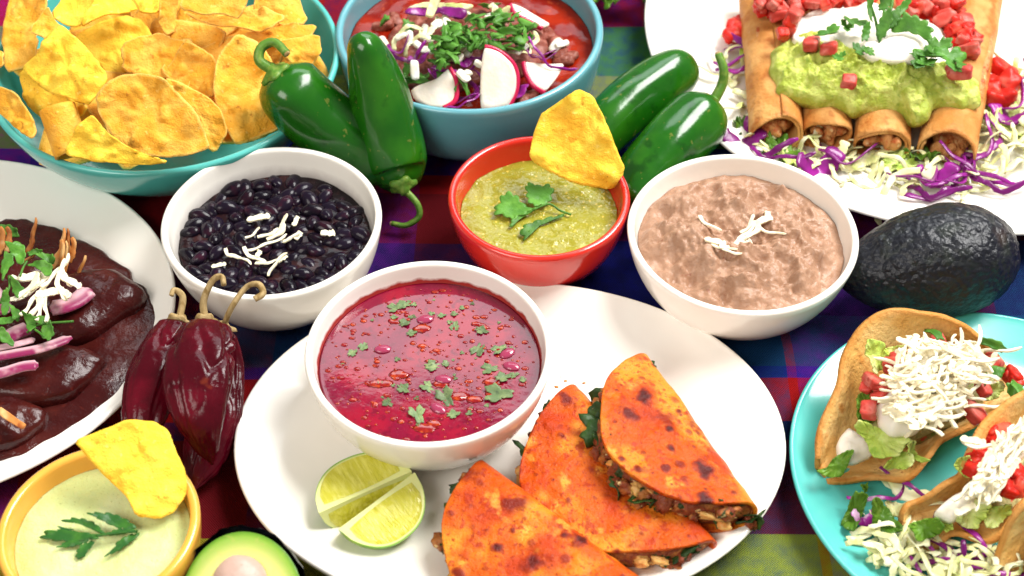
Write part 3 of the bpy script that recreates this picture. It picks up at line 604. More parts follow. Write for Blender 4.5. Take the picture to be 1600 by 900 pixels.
for (px, py, rz, mi, s) in [(404,340,.2,1,1.3),(396,364,1.0,0,.8),(420,365,.7,4,1.1),(438,352,1.1,0,1.2),(418,380,.5,2,1.0),(450,372,.3,0,1.1),(462,345,1.4,1,.9),(434,364,.9,4,1.2),(466,368,1.2,3,1),(362,398,-.7,0,1),(376,404,-.5,5,.9),(396,400,-.5,0,1.1),(416,410,.2,4,1),(432,412,1.0,5,1),(404,396,1.4,3,.9),(342,414,.2,1,.8),(512,364,.1,3,1.2),(440,404,.7,3,1)]:
    p = at(px, py, zb+.62)
    drop('cheese_shred', [CHS[mi]], p, 'shred of white cheese on the black beans', 'cheese shred', GB, .25, rz, s)

# ------------------------------------------------------------------ green salsa
zs_ = 3.1
def zv(x, y, s):
    q = np.stack([x, y, 0*x], -1); return .06*fbm(q, 1.2, 3, 6)+.10*np.clip(fbm(q, 2.6, 2, 9)-.45, 0, 1)+.12*np.clip(s-.96, 0, 1)*3
tag(pool_disc('green_salsa', 1.42, 2.58, zs_, in_salsa(zs_), VERDE, zv, 70, 160), 'chunky green salsa with yellow seeds in the red bowl', 'salsa')
root = thing('cilantro_sprig', 'small cilantro sprig lying on the green salsa', 'cilantro sprig', at(820, 320, zs_))
SX, SY, SK = 680, 130, 680/1530
cv = lambda L_: [(SX+x*SK, SY+y*SK) for x, y in L_]
sprig_leaf(cv([(318,350),(345,352),(365,362),(392,358),(415,368),(412,392),(400,420),(370,432),(345,436),(325,415),(322,385)]), zs_+.55, (0,-.25,1), CILANTRO, root, seed=1)
sprig_leaf(cv([(205,440),(225,420),(235,392),(265,385),(290,400),(310,425),(345,440),(330,452),(300,465),(270,480),(240,462),(212,462)]), zs_+.4, (-.1,-.2,1), CILANTRO, root, seed=2)
sprig_leaf(cv([(262,500),(270,480),(290,452),(330,440),(358,445),(320,462),(290,480),(272,505)]), zs_+.3, (0,-.2,1), CILANTRO, root, seed=3)
sprig_leaf(cv([(300,505),(340,485),(400,470),(470,458),(440,472),(380,492),(330,515),(325,545),(308,555)]), zs_+.25, (.1,-.2,1), CILANTRO, root, seed=4)
stem('stalk', cv([(345,445),(400,425),(440,448),(478,462)]), [zs_+.45, zs_+.5, zs_+.25, zs_+.12], .06, CILANTRO, root)

# ------------------------------------------------------------------ refried beans
zr = 3.7
def zrf(x, y, s):
    q = np.stack([x, y, 0*x], -1)
    return .6*(1-s**2)+(.50*fbm(q, .75, 4, 12)+.24*ridged(q, .5, 3, 30)+.30*np.clip(fbm(q, 1.5, 2, 44), 0, 1)-.1)*np.minimum(1, (1-s)*4+.25)-.35*np.clip(s-.9, 0, 1)*4
tag(pool_disc('refried_beans', 11.72, -.33, zr, in_ref(zr)-.05, REFRIED, zrf, 110, 220), 'lumpy pinkish brown refried beans filling the white bowl', 'refried beans')
GR = 'cheese shreds on the refried beans'
for (px, py, rz, mi, s) in [(1108,350,-.7,0,1.1),(1190,345,.5,1,1.4),(1178,360,.9,4,1.2),(1206,362,-.3,0,1.1),(1160,368,.8,2,1.0),(1148,380,.6,0,1.3),(1118,377,-.3,1,1.2),(1130,386,-.4,0,1.1),(1146,394,-.2,4,1.0),(1164,380,.2,3,1.2),(1170,350,1.0,0,1),(1198,338,1.3,3,1.1)]:
    drop('cheese_shred', [CHS[mi]], at(px, py, zr+1.05), 'shred of white cheese on the refried beans', 'cheese shred', GR, .2, rz, s)

# ------------------------------------------------------------------ red soup
zp = .46+3.6
tag(pool_disc('red_soup', -3.88, -8.75, zp, in_soup(zp), SOUP, lambda x, y, s: .004*fbm(np.stack([x, y, 0*x], -1), .5, 2, 2)+.10*np.clip(s-.975, 0, 1)*8, 60, 160), 'deep red glossy soup in the bowl on the oval plate', 'soup')
KX, KY, KK = 440, 400, 460/1255
GS = 'cilantro bits floating on the red soup'
for i, (x, y, rz, s) in enumerate([(482,222,.3,.9),(522,208,.2,1.1),(478,262,0,.8),(525,285,.8,1.3),(552,330,.2,1.1),(300,415,.6,1.1),(348,388,1.2,1.1),(680,255,.1,.9),(735,248,.2,.8),(738,300,1.4,.9),(770,222,.3,.7),(850,318,-.4,1.4),(838,400,1.1,1.3),(640,470,.1,1.5),(700,460,.3,.9),(518,565,-.9,1.5),(448,625,-.6,1.1),(620,560,-.8,1.1),(698,600,-1.1,1.3),(578,675,-1.2,1.2),(730,676,.1,1.3),(885,482,.1,1.2),(940,520,.3,1.7),(1028,528,.2,.8),(920,590,0,1.6),(990,508,.4,.7),(925,400,.5,.9)]):
    p = at(KX+x*KK, KY+y*KK, zp+.015)
    drop('cilantro_leaf', DCL, p, 'limp cilantro bit floating on the red soup', 'cilantro', GS, .12, rz, (s*.78, s*.6, s*.5))
for i in range(34):
    a_, r_ = RNG.uniform(0, 6.283), 4.3*math.sqrt(RNG.random())
    drop('cilantro_leaf', DCL, (-3.88+r_*math.cos(a_), -8.75+r_*math.sin(a_), zp+.01), 'tiny herb fleck floating on the red soup', 'cilantro', GS, .1, None, (RNG.uniform(.15, .32),)*3)
for (x, y, rz) in [(962,415,.6),(980,470,-.3),(432,397,.1),(690,525,-.1),(668,650,-.6),(612,270,.2)]:
    drop('bean', [mesh('soup_bean', *blob((.42, .26, .12), .04, 1, 3, 18, 10), M('soup_bean_skin_%d' % x, (.30, .035, .085), .08, .6, coat=.5))], at(KX+x*KK, KY+y*KK, zp+.03), 'pink bean breaking the surface of the red soup', 'bean', 'beans in the red soup', .05, rz, 1)
parts = []; rr_ = random.Random(3)
for i in range(420):
    a, r = rr_.uniform(0, 6.283), (in_soup(zp)-.3)*math.sqrt(rr_.random()); s = rr_.choice((.03, .04, .05, .06, .09, .13)); 
    V, F = blob((s*rr_.uniform(1, 1.7), s, .018), 0, 1, 0, 8, 5); parts.append((V+np.array([r*math.cos(a), r*math.sin(a), .012]), F))
for (x, y, s) in [(498,505,.5),(410,545,.45),(440,545,.4),(600,385,.25),(600,310,.45),(480,280,.3),(750,600,.5),(610,735,.55),(680,545,.4),(820,612,.4),(830,290,.25),(900,540,.45),(650,715,.35),(640,450,.3),(300,350,.16),(400,468,.16)]:
    p = at(KX+x*KK, KY+y*KK, zp); V, F = blob((s, s*.6, .02), .25, 2, x, 20, 5); parts.append((V+np.array([p[0]+3.88, p[1]+8.75, .012]), F))
o = ob('oil_droplets', mesh('oil_droplets', *merge(parts), OIL), None, (-3.88, -8.75, zp)); tag(o, 'scattered orange oil droplets on the red soup', 'oil', kind='stuff')

# ------------------------------------------------------------------ green sauce with leaf
zc_ = 3.35
tag(pool_disc('green_sauce', -17.71, -18.06, zc_, in_cre(zc_), CREMA, lambda x, y, s: .10*fbm(np.stack([x, y, 0*x], -1), .45, 3, 8)+.02*fbm(np.stack([x, y, 0*x], -1), 3, 2, 3)+.25*np.clip(s-.96, 0, 1)*3, 70, 160), 'smooth pale green speckled sauce in the yellow bowl', 'sauce')
root = thing('parsley_sprig', 'dark green leaf sprig lying on the pale green sauce', 'herb sprig', at(140, 830, zc_))
cv = lambda L_: [(x*.3125, 640+y*.3125) for x, y in L_]
DG = M('dark_herb_leaf', (.022, .10, .018), .35, .5, layers=[('noise', 1.2, .4, .68, (.045, .16, .02))], bump=[('noise', 3, .05)])
for i, (pl, z, n) in enumerate([
  ([(300,558),(360,540),(420,543),(470,560),(520,610),(505,620),(450,590),(380,562)], .5, (0,-.2,1)),
  ([(435,520),(500,515),(560,515),(620,540),(665,570),(680,600),(640,600),(580,585),(500,550)], .6, (.1,-.25,1)),
  ([(192,632),(250,602),(330,600),(400,610),(470,620),(520,625),(480,645),(400,652),(330,658),(240,650)], .4, (-.1,-.2,1)),
  ([(285,690),(330,660),(400,645),(470,640),(430,665),(370,685),(320,690)], .3, (0,-.3,1)),
  ([(375,742),(385,700),(410,670),(470,650),(465,675),(435,705),(425,730),(395,742)], .3, (0,-.2,1)),
  ([(525,620),(580,595),(640,590),(692,605),(640,615),(560,628)], .5, (0,-.2,1)),
  ([(520,735),(570,690),(585,660),(640,625),(690,612),(690,630),(640,670),(590,705)], .35, (.1,-.2,1)),
  ([(285,580),(330,590),(370,600),(340,606),(300,595)], .42, (0,-.2,1))]):
    sprig_leaf(cv(pl), zc_+z, n, DG, root, seed=i+11, lift=.2)
stem('stalk', cv([(480,632),(560,620),(640,612),(688,610)]), [zc_+.45, zc_+.5, zc_+.5, zc_+.45], .06, DG, root)

# ------------------------------------------------------------------ pozole: broth and toppings in the blue bowl
zq = 4.0
tag(pool_disc('red_broth', -2.45, 15.6, zq, in_poz(zq), POZ, lambda x, y, s: .06*fbm(np.stack([x, y, 0*x], -1), .9, 3, 21), 60, 140), 'orange red broth in the tall blue bowl', 'broth')
PX = lambda L_: [(560+x*.2375, y*.2375) for x, y in L_]
heap = trace(PX([(150,330),(300,130),(520,60),(900,60),(1180,160),(1300,330),(1180,480),(900,560),(640,620),(330,600),(180,480)]), (740, 80, zq), (0, 0, 1))
tag(mound('stewed_meat', heap, .9, MEAT, lump=.3, lsc=1.1, seed=31, skirt=.3), 'heap of stewed meat under the toppings in the blue bowl', 'meat')
def radish(pl, z, n, rim, label, seed, thick=.28):
    pts = PX(pl); P = trace(pts, (*np.mean(pts, 0), z), n); c = P.mean(0)
    root = thing('radish_slice', label, 'radish slice', c, None, 'radish slices in the blue bowl')
    piece('flesh', P, n, thick, RADISH, bend=.05, nz=.02, k=48, m=6, parent=root, seed=seed, ch=2)
    R = spline(np.array([P[i % len(P)] for i in rim]), 30)-c
    ob('skin', mesh('skin', *tube(R, .15, 8, 1.15), RSKIN), root)
radish([(830,310),(880,320),(940,350),(1000,400),(1035,460),(1045,540),(1030,620),(985,705),(900,725),(810,728),(800,640),(805,480),(815,380)], zq+1.5, (.1,-.75,.6), range(0, 8), 'pale half moon radish slice standing at the near rim of the blue bowl', 1)
radish([(1085,412),(1150,420),(1250,430),(1355,425),(1300,520),(1225,610),(1150,560),(1100,480)], zq+1.0, (.2,-.4,.9), (5, 6, 7, 8), 'radish wedge floating at the right of the standing slice', 2)
radish([(345,600),(380,570),(450,545),(520,520),(600,450),(640,520),(650,600),(630,670),(560,712),(450,705),(370,660)], zq+.9, (-.1,-.5,.85), (4, 5, 6, 7, 8), 'thin translucent looking round radish slice at the near left', 3, .18)
radish([(1000,30),(1080,60),(1180,120),(1260,170),(1210,190),(1120,140),(1030,90)], zq+1.3, (.3,-.3,.9), (4, 5, 6, 0), 'radish slice lying at the far right of the blue bowl', 4)
radish([(215,540),(260,570),(310,620),(355,672),(290,670),(235,610)], zq+.8, (-.3,-.5,.8), (3, 4, 5, 0), 'radish sliver behind the upright jalapeno', 5)
radish([(110,260),(170,240),(210,300),(180,400),(130,420),(90,330)], zq+.7, (-.2,-.3,.9), (3, 4, 5, 0), 'pale radish slice at the left wall of the blue bowl', 6)
def strip(pl, z, n, mat, label, cat, seed, group, name):
    pts = PX(pl); P = trace(pts, (*np.mean(pts, 0), z), n)
    return tag(piece(name, P, n, .14, mat, bend=.25, nz=.12, nsc=1.2, k=50, m=6, seed=seed, ch=2), label, cat, group)
GPC = 'purple cabbage in the blue bowl'
strip([(295,95),(340,50),(450,40),(600,50),(700,60),(720,90),(690,130),(620,120),(560,80),(440,105)], zq+2.0, (0,-.5,.85), PCABB, 'broad purple cabbage strip at the far side of the blue bowl', 'cabbage', 3, GPC, 'purple_cabbage_strip')
strip([(310,60),(420,15),(560,20),(690,20),(760,30),(740,60),(600,52),(450,50)], zq+2.2, (0,-.6,.8), CABB, 'white cabbage rib above the broad purple strip', 'cabbage', 4, None, 'cabbage_strip')
strip([(440,110),(450,60),(480,-20),(540,-20),(520,50),(490,115)], zq+2.8, (.2,-.6,.8), CABB, 'pale yellow shred hanging over the broad purple strip', 'cabbage', 5, None, 'cabbage_strip')
for i, (x, y, rz, s) in enumerate([(250,310,.2,.9),(310,350,-.4,1.0),(400,380,.4,.9),(700,400,.7,.9),(790,350,.6,1.0),(1150,330,-.5,1.2),(1200,370,-.2,.9),(1260,390,-.3,1),(760,560,1.2,1.0),(730,620,.9,1.1),(500,470,1.2,.9),(650,690,.1,.8),(1050,600,.5,1),(680,440,.4,1),(1120,290,.9,.8)]):
    p = at(560+x*.2375, y*.2375, zq+1.5 if y < 500 else zq+.7)
    drop('purple_cabbage_shred', PCS, p, 'purple cabbage shred among the toppings of the blue bowl', 'cabbage', GPC, .5, rz, s*.8)
for i, (x, y) in enumerate([(280,240),(340,250),(400,300),(430,210),(470,260),(580,150),(620,330),(700,300),(720,350),(650,380),(690,500),(720,480),(790,420),(1050,340),(1080,310),(370,460),(560,370),(860,120),(520,160),(450,330),(1300,300),(1340,290),(740,270)]):
    p = at(560+x*.2375, y*.2375, zq+1.7 if x < 1200 else zq+.5)
    drop('onion_dice', ONDS, p, 'small white onion cube scattered in the blue bowl', 'onion', 'onion cubes in the blue bowl', .6, None, (RNG.uniform(.7, 1.1), RNG.uniform(.6, .9), .6))
for (x, y, rz, s) in [(300,230,.6,.8),(380,280,.3,.7),(460,200,.9,.8),(640,360,.2,.7),(820,100,.4,.8),(930,60,-.3,.8),(1160,260,1.3,.7),(1080,330,.5,.7),(560,110,.8,.7),(700,330,-.4,.7)]:
    drop('cabbage_shred', CBS, at(560+x*.2375, y*.2375, zq+1.7), 'pale cabbage shred among the toppings of the blue bowl', 'cabbage', 'pale cabbage in the blue bowl', .5, rz, s)
poly = PX([(480,300),(560,180),(700,110),(900,90),(1150,150),(1180,200),(1050,330),(850,300),(700,300),(600,430),(520,440)])
for i, p in enumerate(scatter(poly, 95, 4.2, 8)):
    drop('chopped_cilantro', CHOPC, at(p[0], p[1], zq+1.9+RNG.uniform(0, .8)), 'fresh chopped cilantro bit topping the blue bowl', 'cilantro', 'cilantro topping the blue bowl', .7, None, RNG.uniform(.7, 1.2))
for i, (x, y) in enumerate([(220,480),(260,500),(320,460),(340,520),(390,540),(300,530),(430,490),(560,520),(640,550),(690,570),(880,40),(860,60),(170,130),(330,160),(330,190),(520,410),(550,390)]):
    drop('chopped_cilantro', CHOPC, at(560+x*.2375, y*.2375, zq+1.0), 'cilantro bit strayed to the edge of the heap in the blue bowl', 'cilantro', 'cilantro topping the blue bowl', .5, None, 1.2)
for i, (x, y) in enumerate([(160,170),(200,150),(250,130),(1260,240),(1330,350),(1380,380),(1300,280),(1120,630),(1080,640),(180,360),(1350,400),(1230,250)]):
    drop('meat_shred', [dice_mesh('meat_shred', MEAT, (1.3, .7, .5), i, 3)], at(560+x*.2375, y*.2375, zq+.1), 'pinkish meat piece floating in the orange red broth', 'meat', 'meat pieces in the orange red broth', .3)

# ------------------------------------------------------------------ folded tortillas
def folded(label, S, E, ry, g, tilt, seed, gap=.10, group='red folded tacos on the oval plate'):
    s, e = at(*S), at(*E); c = (s+e)/2; ex = norm(e-s); R = np.linalg.norm(e-s)/2
    ey = norm(np.array([ex[1], -ex[0], 0])); ey = ey if ey@np.array([-1, -1, 0]) > 0 else -ey
    ey = norm(ey+np.array([0, 0, tilt])); ez = np.cross(ex, ey)
    if ez[2] < 0: ex = -ex; ez = np.cross(ex, ey)
    root = thing('folded_taco', label, 'taco', c, rotm(ex, ey, ez), group)
    k, m = 260, 76; t = np.linspace(0, 2*np.pi, k, endpoint=False)
    b2 = np.stack([R*np.cos(t), ry*np.sin(t)], -1)*(1+.02*np.sin(3*t+seed)+.012*np.sin(7*t+seed*2))[:, None]
    G, sf = cgrid(b2, m, .9); x, l = G[..., 0], G[..., 1]
    def bend(x, l):
        a = np.clip(l/g, -np.pi/2, np.pi/2); over = np.maximum(np.abs(l)-g*np.pi/2, 0); sg = np.sign(l)
        y = g-g*np.cos(a)+over*math.cos(gap); z = g*np.sin(a)+sg*over*math.sin(gap)
        z = np.where(l > 0, z-.020*over**2, z*1.0-.0*over)
        return y, z
    y, z = bend(x, l)
    q = np.stack([x, l, 0*x+seed], -1); up = l > 0
    z = z+(.10*fbm(q, .45, 3, seed)+.05*np.clip(fbm(q, 1.3, 2, seed+4), 0, 1)*2)*np.where(up, 1, .5)
    rr = random.Random(seed*7+1); ch = np.zeros_like(x); wob = fbm(q, 2.6, 3, seed+2)
    for i in range(90):                        # blisters that touched the pan
        bx, bl = rr.uniform(-.92, .92)*R, rr.uniform(-.1, .97)*ry; sz = rr.choice((.05, .06, .08, .10, .14, .2)) if i > 7 else rr.uniform(.3, .5)
        d = np.sqrt(((x-bx)/rr.uniform(1, 1.5))**2+(l-bl)**2)/sz+wob*.7
        ch = np.maximum(ch, np.clip(1.25-d, 0, 1)*rr.uniform(.3, .95))
    z = z+.05*np.minimum(1, ch*1.5)*up
    V, F = sheet(np.stack([x, y, z], -1), .18)
    ob('tortilla', mesh('tortilla', V, F, QUES, fac=np.tile(ch.ravel(), 2)), root)
    # filling: a lumpy half disc between the flaps
    kk, mm = 110, 16; t = np.linspace(0, np.pi, kk); rad = np.linspace(.25, 1.0, mm)
    X = R*.95*rad[:, None]*np.cos(t); Yl = ry*.96*rad[:, None]*np.sin(t)
    yy = np.maximum(Yl-g*.55, .1+0*Yl)
    hz = np.minimum(g*.86, .2+.9*yy)
    qq = np.stack([X, yy, 0*X+seed], -1); edge = .22*fbm(qq, 1.6, 3, seed+9)*rad[:, None]**3
    top = np.stack([X*(1+edge*.12), yy*(1+edge*.12), hz*.82+edge*.4], -1); bot = np.stack([X, yy, -hz*.85], -1)
    grid = np.concatenate([top, top[-1:]*np.array([1.015, 1.03, 0])+edge[-1:, :, None]*np.array([.3, .9, 0]), bot[::-1]])
    ob('filling', mesh('filling', grid.reshape(-1, 3), ring_faces(len(grid), kk, False), FILL), root)
    rr = random.Random(seed)
    for i in range(60):
        a = rr.uniform(.06, 3.08); r_ = rr.uniform(.93, 1.03); zz = rr.uniform(-.5, .45)*g
        px_, py_ = R*.97*r_*math.cos(a), max(ry*r_*math.sin(a)-g*.55, .15)
        if rr.random() < .4: ob('greens', rr.choice(GRN), root, (px_, py_, zz), (rr.uniform(-1, 1), rr.uniform(-1, 1), rr.uniform(0, 6)), rr.uniform(.8, 1.5))
        elif rr.random() < .55: ob('meat_crumb', rr.choice(CRB), root, (px_, py_, zz), (rr.uniform(-1, 1), rr.uniform(-1, 1), rr.uniform(0, 6)), rr.uniform(.7, 1.3))
        else: ob('melted_cheese', rr.choice(MLT), root, (px_, py_, zz), (rr.uniform(-.5, .5), rr.uniform(-.5, .5), a+1.57), rr.uniform(.8, 1.3))
    return root
GRN = [chop_mesh('greens', GREENS, a, b, i+5) for i, (a, b) in enumerate([(.6, 1.1), (.8, .9), (.5, 1.4)])]
CRB = [mesh('meat_crumb', *blob(np.array(r)/2, .45, 2.0, i+50, 18, 12, 2.6), FILL) for i, r in enumerate([(.7, .5, .5), (.9, .6, .5), (.5, .5, .4)])]
MLT = [mesh('melted_cheese', *blob(np.array(r)/2, .4, 2.2, i+60, 18, 12, 2.6), MELT) for i, r in enumerate([(.9, .4, .3), (1.4, .3, .25), (.5, .5, .3)])]
folded('middle folded red taco with big charred blisters, half covered by its neighbours', (900, 610, 1.9), (1118, 852, 1.9), 6.3, .80, -.06, 3, gap=.10)
folded('folded red taco nearest the viewer, beside the lime wedges', (752, 722, 2.5), (1012, 918, 2.4), 6.0, .75, -.16, 5, gap=.10)
folded('folded red taco on top, open side showing dark filling and melted cheese', (1010, 566, 2.3), (1182, 806, 2.3), 5.6, .85, .16, 8, gap=.10)

# ------------------------------------------------------------------ lime
def lime_wedge(label, axis_a, axis_b, n_top, ang, seed):
    a, b = at(*axis_a), at(*axis_b); c = (a+b)/2; ex = norm(b-a); n = norm(n_top); n = norm(n-(n@ex)*ex); ey = np.cross(n, ex)
    hl = np.linalg.norm(b-a)/2; br = 2.15
    root = thing('lime_wedge', label, 'lime wedge', c, rotm(ex, ey, n), 'lime wedges on the oval plate')
    u = np.linspace(-1, 1, 41); prof = br*np.sqrt(np.maximum(0, 1-np.abs(u)**2.3))+.02; prof[0] = prof[-1] = .06
    xx = hl*u*(1+.05*np.abs(u)**6)
    sgn = 1 if ang > 0 else -1
    ph = np.linspace(0, abs(ang), 26)        # sweeps from the top face (ey*sgn) down under
    G = np.stack([np.repeat(xx[:, None], 26, 1), sgn*prof[:, None]*np.cos(ph), -prof[:, None]*np.sin(ph)], -1)
    ob('rind', mesh('rind', G.reshape(-1, 3), ring_faces(41, 26, False), RIND), root)
    def face(phi, nm):
        d = np.array([0, sgn*math.cos(phi), -math.sin(phi)]); r = np.linspace(0, 1, 12)
        P = np.stack([np.repeat(xx[:, None], 12, 1), prof[:, None]*r*d[1], prof[:, None]*r*d[2]], -1)
        pith = ob('pith', mesh('pith', P.reshape(-1, 3), ring_faces(41, 12, False), PITH, fac=np.repeat(r[None], 41, 0).ravel()), root)
        nn = np.array([0, sgn*math.sin(phi), math.cos(phi)]) if phi < .5 else np.array([0, -sgn*math.sin(phi), -math.cos(phi)])
        uu = np.linspace(-.87, .85, 30); lo = .085+.07*np.abs(uu)**2; hi = .94*np.sqrt(np.maximum(0, 1-np.abs(uu/.93)**2.4))
        hi = np.maximum(hi, lo+.01); q = np.linspace(0, 1, 14)
        rr = (lo[:, None]+(hi-lo)[:, None]*q)*br
        bul = .05*np.minimum(1, np.minimum(q, 1-q)*8)[None]*np.minimum(1, (1-np.abs(uu/.83))*10).clip(0, 1)[:, None]+.0
        X = np.repeat((hl*uu)[:, None], 14, 1); q3 = np.stack([X*.8, rr*4, 0*X+seed], -1)
        P = np.stack([X, rr*d[1], rr*d[2]], -1)+nn*(bul*(1+.5*fbm(q3, 1.2, 2, seed))+.004)[..., None]
        ob('pulp', mesh('pulp', P.reshape(-1, 3), ring_faces(30, 14, False), PULP), pith)
    face(0, 'top'); face(abs(ang), 'side')
    return root
lime_wedge('lime wedge tilted back, darker inner cut showing', (502, 800, 2.35), (640, 738, 2.45), (-.22, -.12, .96), 1.75, 1)
lime_wedge('lime wedge in front, green rind along its near edge', (532, 824, 2.2), (645, 740, 2.4), (.12, -.34, .93), -1.6, 2)

# ------------------------------------------------------------------ dried chiles
def dried_chile(label, pts, zs, radii, stem_px, stem_z, seed, flat=.62):
    P = np.array([at(x, y, z) for (x, y), z in zip(pts, zs)]); c = P.mean(0); c[2] = 0
    root = thing('dried_chile', label, 'dried chile', c, None, 'dried red chiles beside the mole plate')
    path = spline(P, 90); u = np.linspace(0, 1, 90); rad = np.interp(u, np.linspace(0, 1, len(radii)), radii)
    rad = np.convolve(np.pad(rad, 5, 'edge'), np.ones(11)/11, 'valid')*np.clip(u/.05, .12, 1)**.5*np.clip((1-u)/.08, .1, 1)**.6
    def mod(uu, t):
        q = np.stack([np.cos(t)*1.6+0*uu, np.sin(t)*1.6+0*uu, uu*3.0+0*t], -1)
        return 1.04-.20*crease(q, .55, seed, .09)-.13*crease(q, 1.05, seed+3, .10)-.05*crease(q, 2.2, seed+7, .12)+.13*fbm(q, .6, 2, seed+5)+.04*np.sin(4*t+seed)*np.clip(1-uu*3, 0, 1)
    V, F = tube(path-c, rad, 96, flat, mod); ob('pod', mesh('pod', V, F, DCHILE), root)
    T = norm(path[0]-path[4]); a, b, n = frame(T); t = np.linspace(0, 2*np.pi, 24, endpoint=False)
    rings = [path[0]+T*h_+(a[None]*np.cos(t)[:, None]+b[None]*np.sin(t)[:, None])*(r_*(1+.15*np.cos(6*t)))[:, None]-c for r_, h_ in ((.62, -.12), (.55, .06), (.3, .16), (.17, .4))]
    ob('calyx', mesh('calyx', *loft(np.array(rings)), DSTEM), root)
    if stem_px:
        sp = spline(np.vstack([[path[0]], [at(x, y, z) for (x, y), z in zip(stem_px, stem_z)]]), 30)
        ob('stem', mesh('stem', *tube(sp-c, np.linspace(.17, .15, 30), 9, .8, mod=lambda uu, t: 1+.15*np.cos(3*t+uu*6)), DSTEM), root)
    return root
dried_chile('dark dried chile tucked behind, leaning on the mole plate', [(280, 502), (262, 540), (240, 595), (225, 655), (222, 720)], [3.8, 3.6, 3.3, 2.8, 1.8], [.85, 1.2, 1.3, 1.0, .35], [(285, 465), (272, 453), (268, 462)], [4.6, 5.0, 4.9], 4, .55)
dried_chile('lowest dried chile by the oval plate, its long stem curling over the bean bowl', [(348, 514), (347, 570), (336, 650), (320, 712), (304, 765)], [4.0, 2.8, 1.8, 1.1, .7], [.5, 1.0, 1.35, 1.15, .35], [(362, 480), (385, 448), (404, 444), (411, 458), (398, 468)], [5.6, 6.2, 6.5, 6.4, 6.3], 9, .45)
dried_chile('shiny wrinkled dried chile on top, with a curled pale stem', [(322, 503), (314, 545), (308, 600), (315, 662), (332, 726)], [4.8, 4.8, 4.5, 3.6, 2.0], [.9, 1.6, 1.65, 1.15, .25], [(318, 470), (332, 438), (346, 432), (350, 445)], [5.6, 6.4, 6.6, 6.5], 14, .55)

# ------------------------------------------------------------------ avocados
def avo_profile(u): return np.sqrt(np.maximum(0, 1-np.abs(2*u-1)**2.3))*(.64+.42*u+.10*np.sin(u*3.1)-.16*(u-.5)**2)
c = at(1448, 412, 3.0); th = math.radians(8)
u = np.linspace(0, 1, 120); ph = np.linspace(0, 2*np.pi, 160, endpoint=False); Lh = 4.75
u = .5-.5*np.cos(u*np.pi)
R = avo_profile(u)*3.02+.01; x = (2*u-1)*Lh
G = np.stack([np.repeat(x[:, None], 160, 1), R[:, None]*np.cos(ph), R[:, None]*np.sin(ph)], -1)
nr = G/np.linalg.norm(G, axis=-1, keepdims=True)
G = G+nr*(.06*fbm(G, 1.9, 3, 5)-.05*np.abs(fbm(G, 1.3, 2, 8)))[..., None]*np.minimum(1, R[:, None]*2)[..., None]
root = thing('avocado', 'whole dark bumpy avocado beside the refried beans', 'avocado', (c[0], c[1], 0))
ob('body', mesh('body', *loft(G), AVO), root, (0, 0, c[2]), (0, math.radians(-4), th))
ob('stem_button', mesh('stem_button', *blob((.18, .42, .42), .1, 2, 3, 14, 8), CRISP), root, (-math.cos(th)*4.68, -math.sin(th)*4.68, c[2]-.35), (0, 0, th))
# half avocado, cut face up
c = at(380, 985, 2.6); nF = norm((-.05, -.42, .9)); ex = norm(np.array([-.10, 1., 0])); ex = norm(ex-(ex@nF)*nF); ey = np.cross(nF, ex)
root = thing('avocado_half', 'cut avocado half with its pit, at the bottom edge of the picture', 'avocado', c, rotm(ex, ey, nF))
u = .5-.5*np.cos(np.linspace(0, 1, 60)*np.pi); R = avo_profile(u)*2.95+.01; x = (2*u-1)*4.4
ph = np.linspace(0, np.pi, 60); G = np.stack([np.repeat(x[:, None], 60, 1), -R[:, None]*np.cos(ph), -R[:, None]*np.sin(ph)], -1)
dd = .10*fbm(G, 1.7, 3, 5)+.03*np.sin(G[..., 0]*9)
G = G*(1+dd[..., None]*.25)
ob('skin', mesh('skin', G.reshape(-1, 3), ring_faces(60, 60, False), AVO), root)
bd = np.concatenate([np.stack([x, R], -1), np.stack([x[::-1], -R[::-1]], -1)[1:-1]]); bd = resample(bd, 110); Gc, s = cgrid(bd, 30)
d0 = np.sqrt(((Gc-np.array([.9, 0]))**2).sum(-1)); zf = .02+.015*fbm(np.stack([Gc[..., 0], Gc[..., 1], 0*d0], -1), 1.2, 3, 3)-.05*(s[:, None] > .97)
Vv, Ff = loft(np.stack([Gc[..., 0]*.945, Gc[..., 1]*.925, zf-.02], -1), True, False)
ob('flesh', mesh('flesh', Vv, Ff, AVOCUT, fac=np.repeat(s, 110)), root)
ob('pit', mesh('pit', *blob((1.15, 1.15, .75), .04, 1.2, 6, 40, 24), PIT), root, (2.0, 0, .05))

# ------------------------------------------------------------------ open fried tacos on the turquoise plate
LETS = []
def lettuce_mesh(mat, L, w_, seed, k=70, m=8):
    t = np.linspace(0, 2*np.pi, k, endpoint=False)
    b2 = np.stack([L/2*np.cos(t), w_/2*np.sin(t)], -1)*(1+.10*np.sin(5*t+seed)+.06*np.sin(11*t+seed*3))[:, None]
    G, s = cgrid(b2, m); x, y = G[..., 0], G[..., 1]; ss = s[:, None]
    z = .28*ss**2*np.sin(6*t+seed)[None]+.18*ss**3*np.sin(13*t+seed*2)[None]+.5*(y/w_*2)**2*.6+.12*fbm(np.stack([x, y, 0*x+seed], -1), 1, 3, seed)
    return mesh('lettuce_leaf', *sheet(np.stack([x, y, z], -1), .05), mat)
LETS = [lettuce_mesh(LETT, 3.6, 2.4, i) for i in range(3)]; DLTS = [lettuce_mesh(DLETT, 3.2, 1.7, i+5) for i in range(3)]
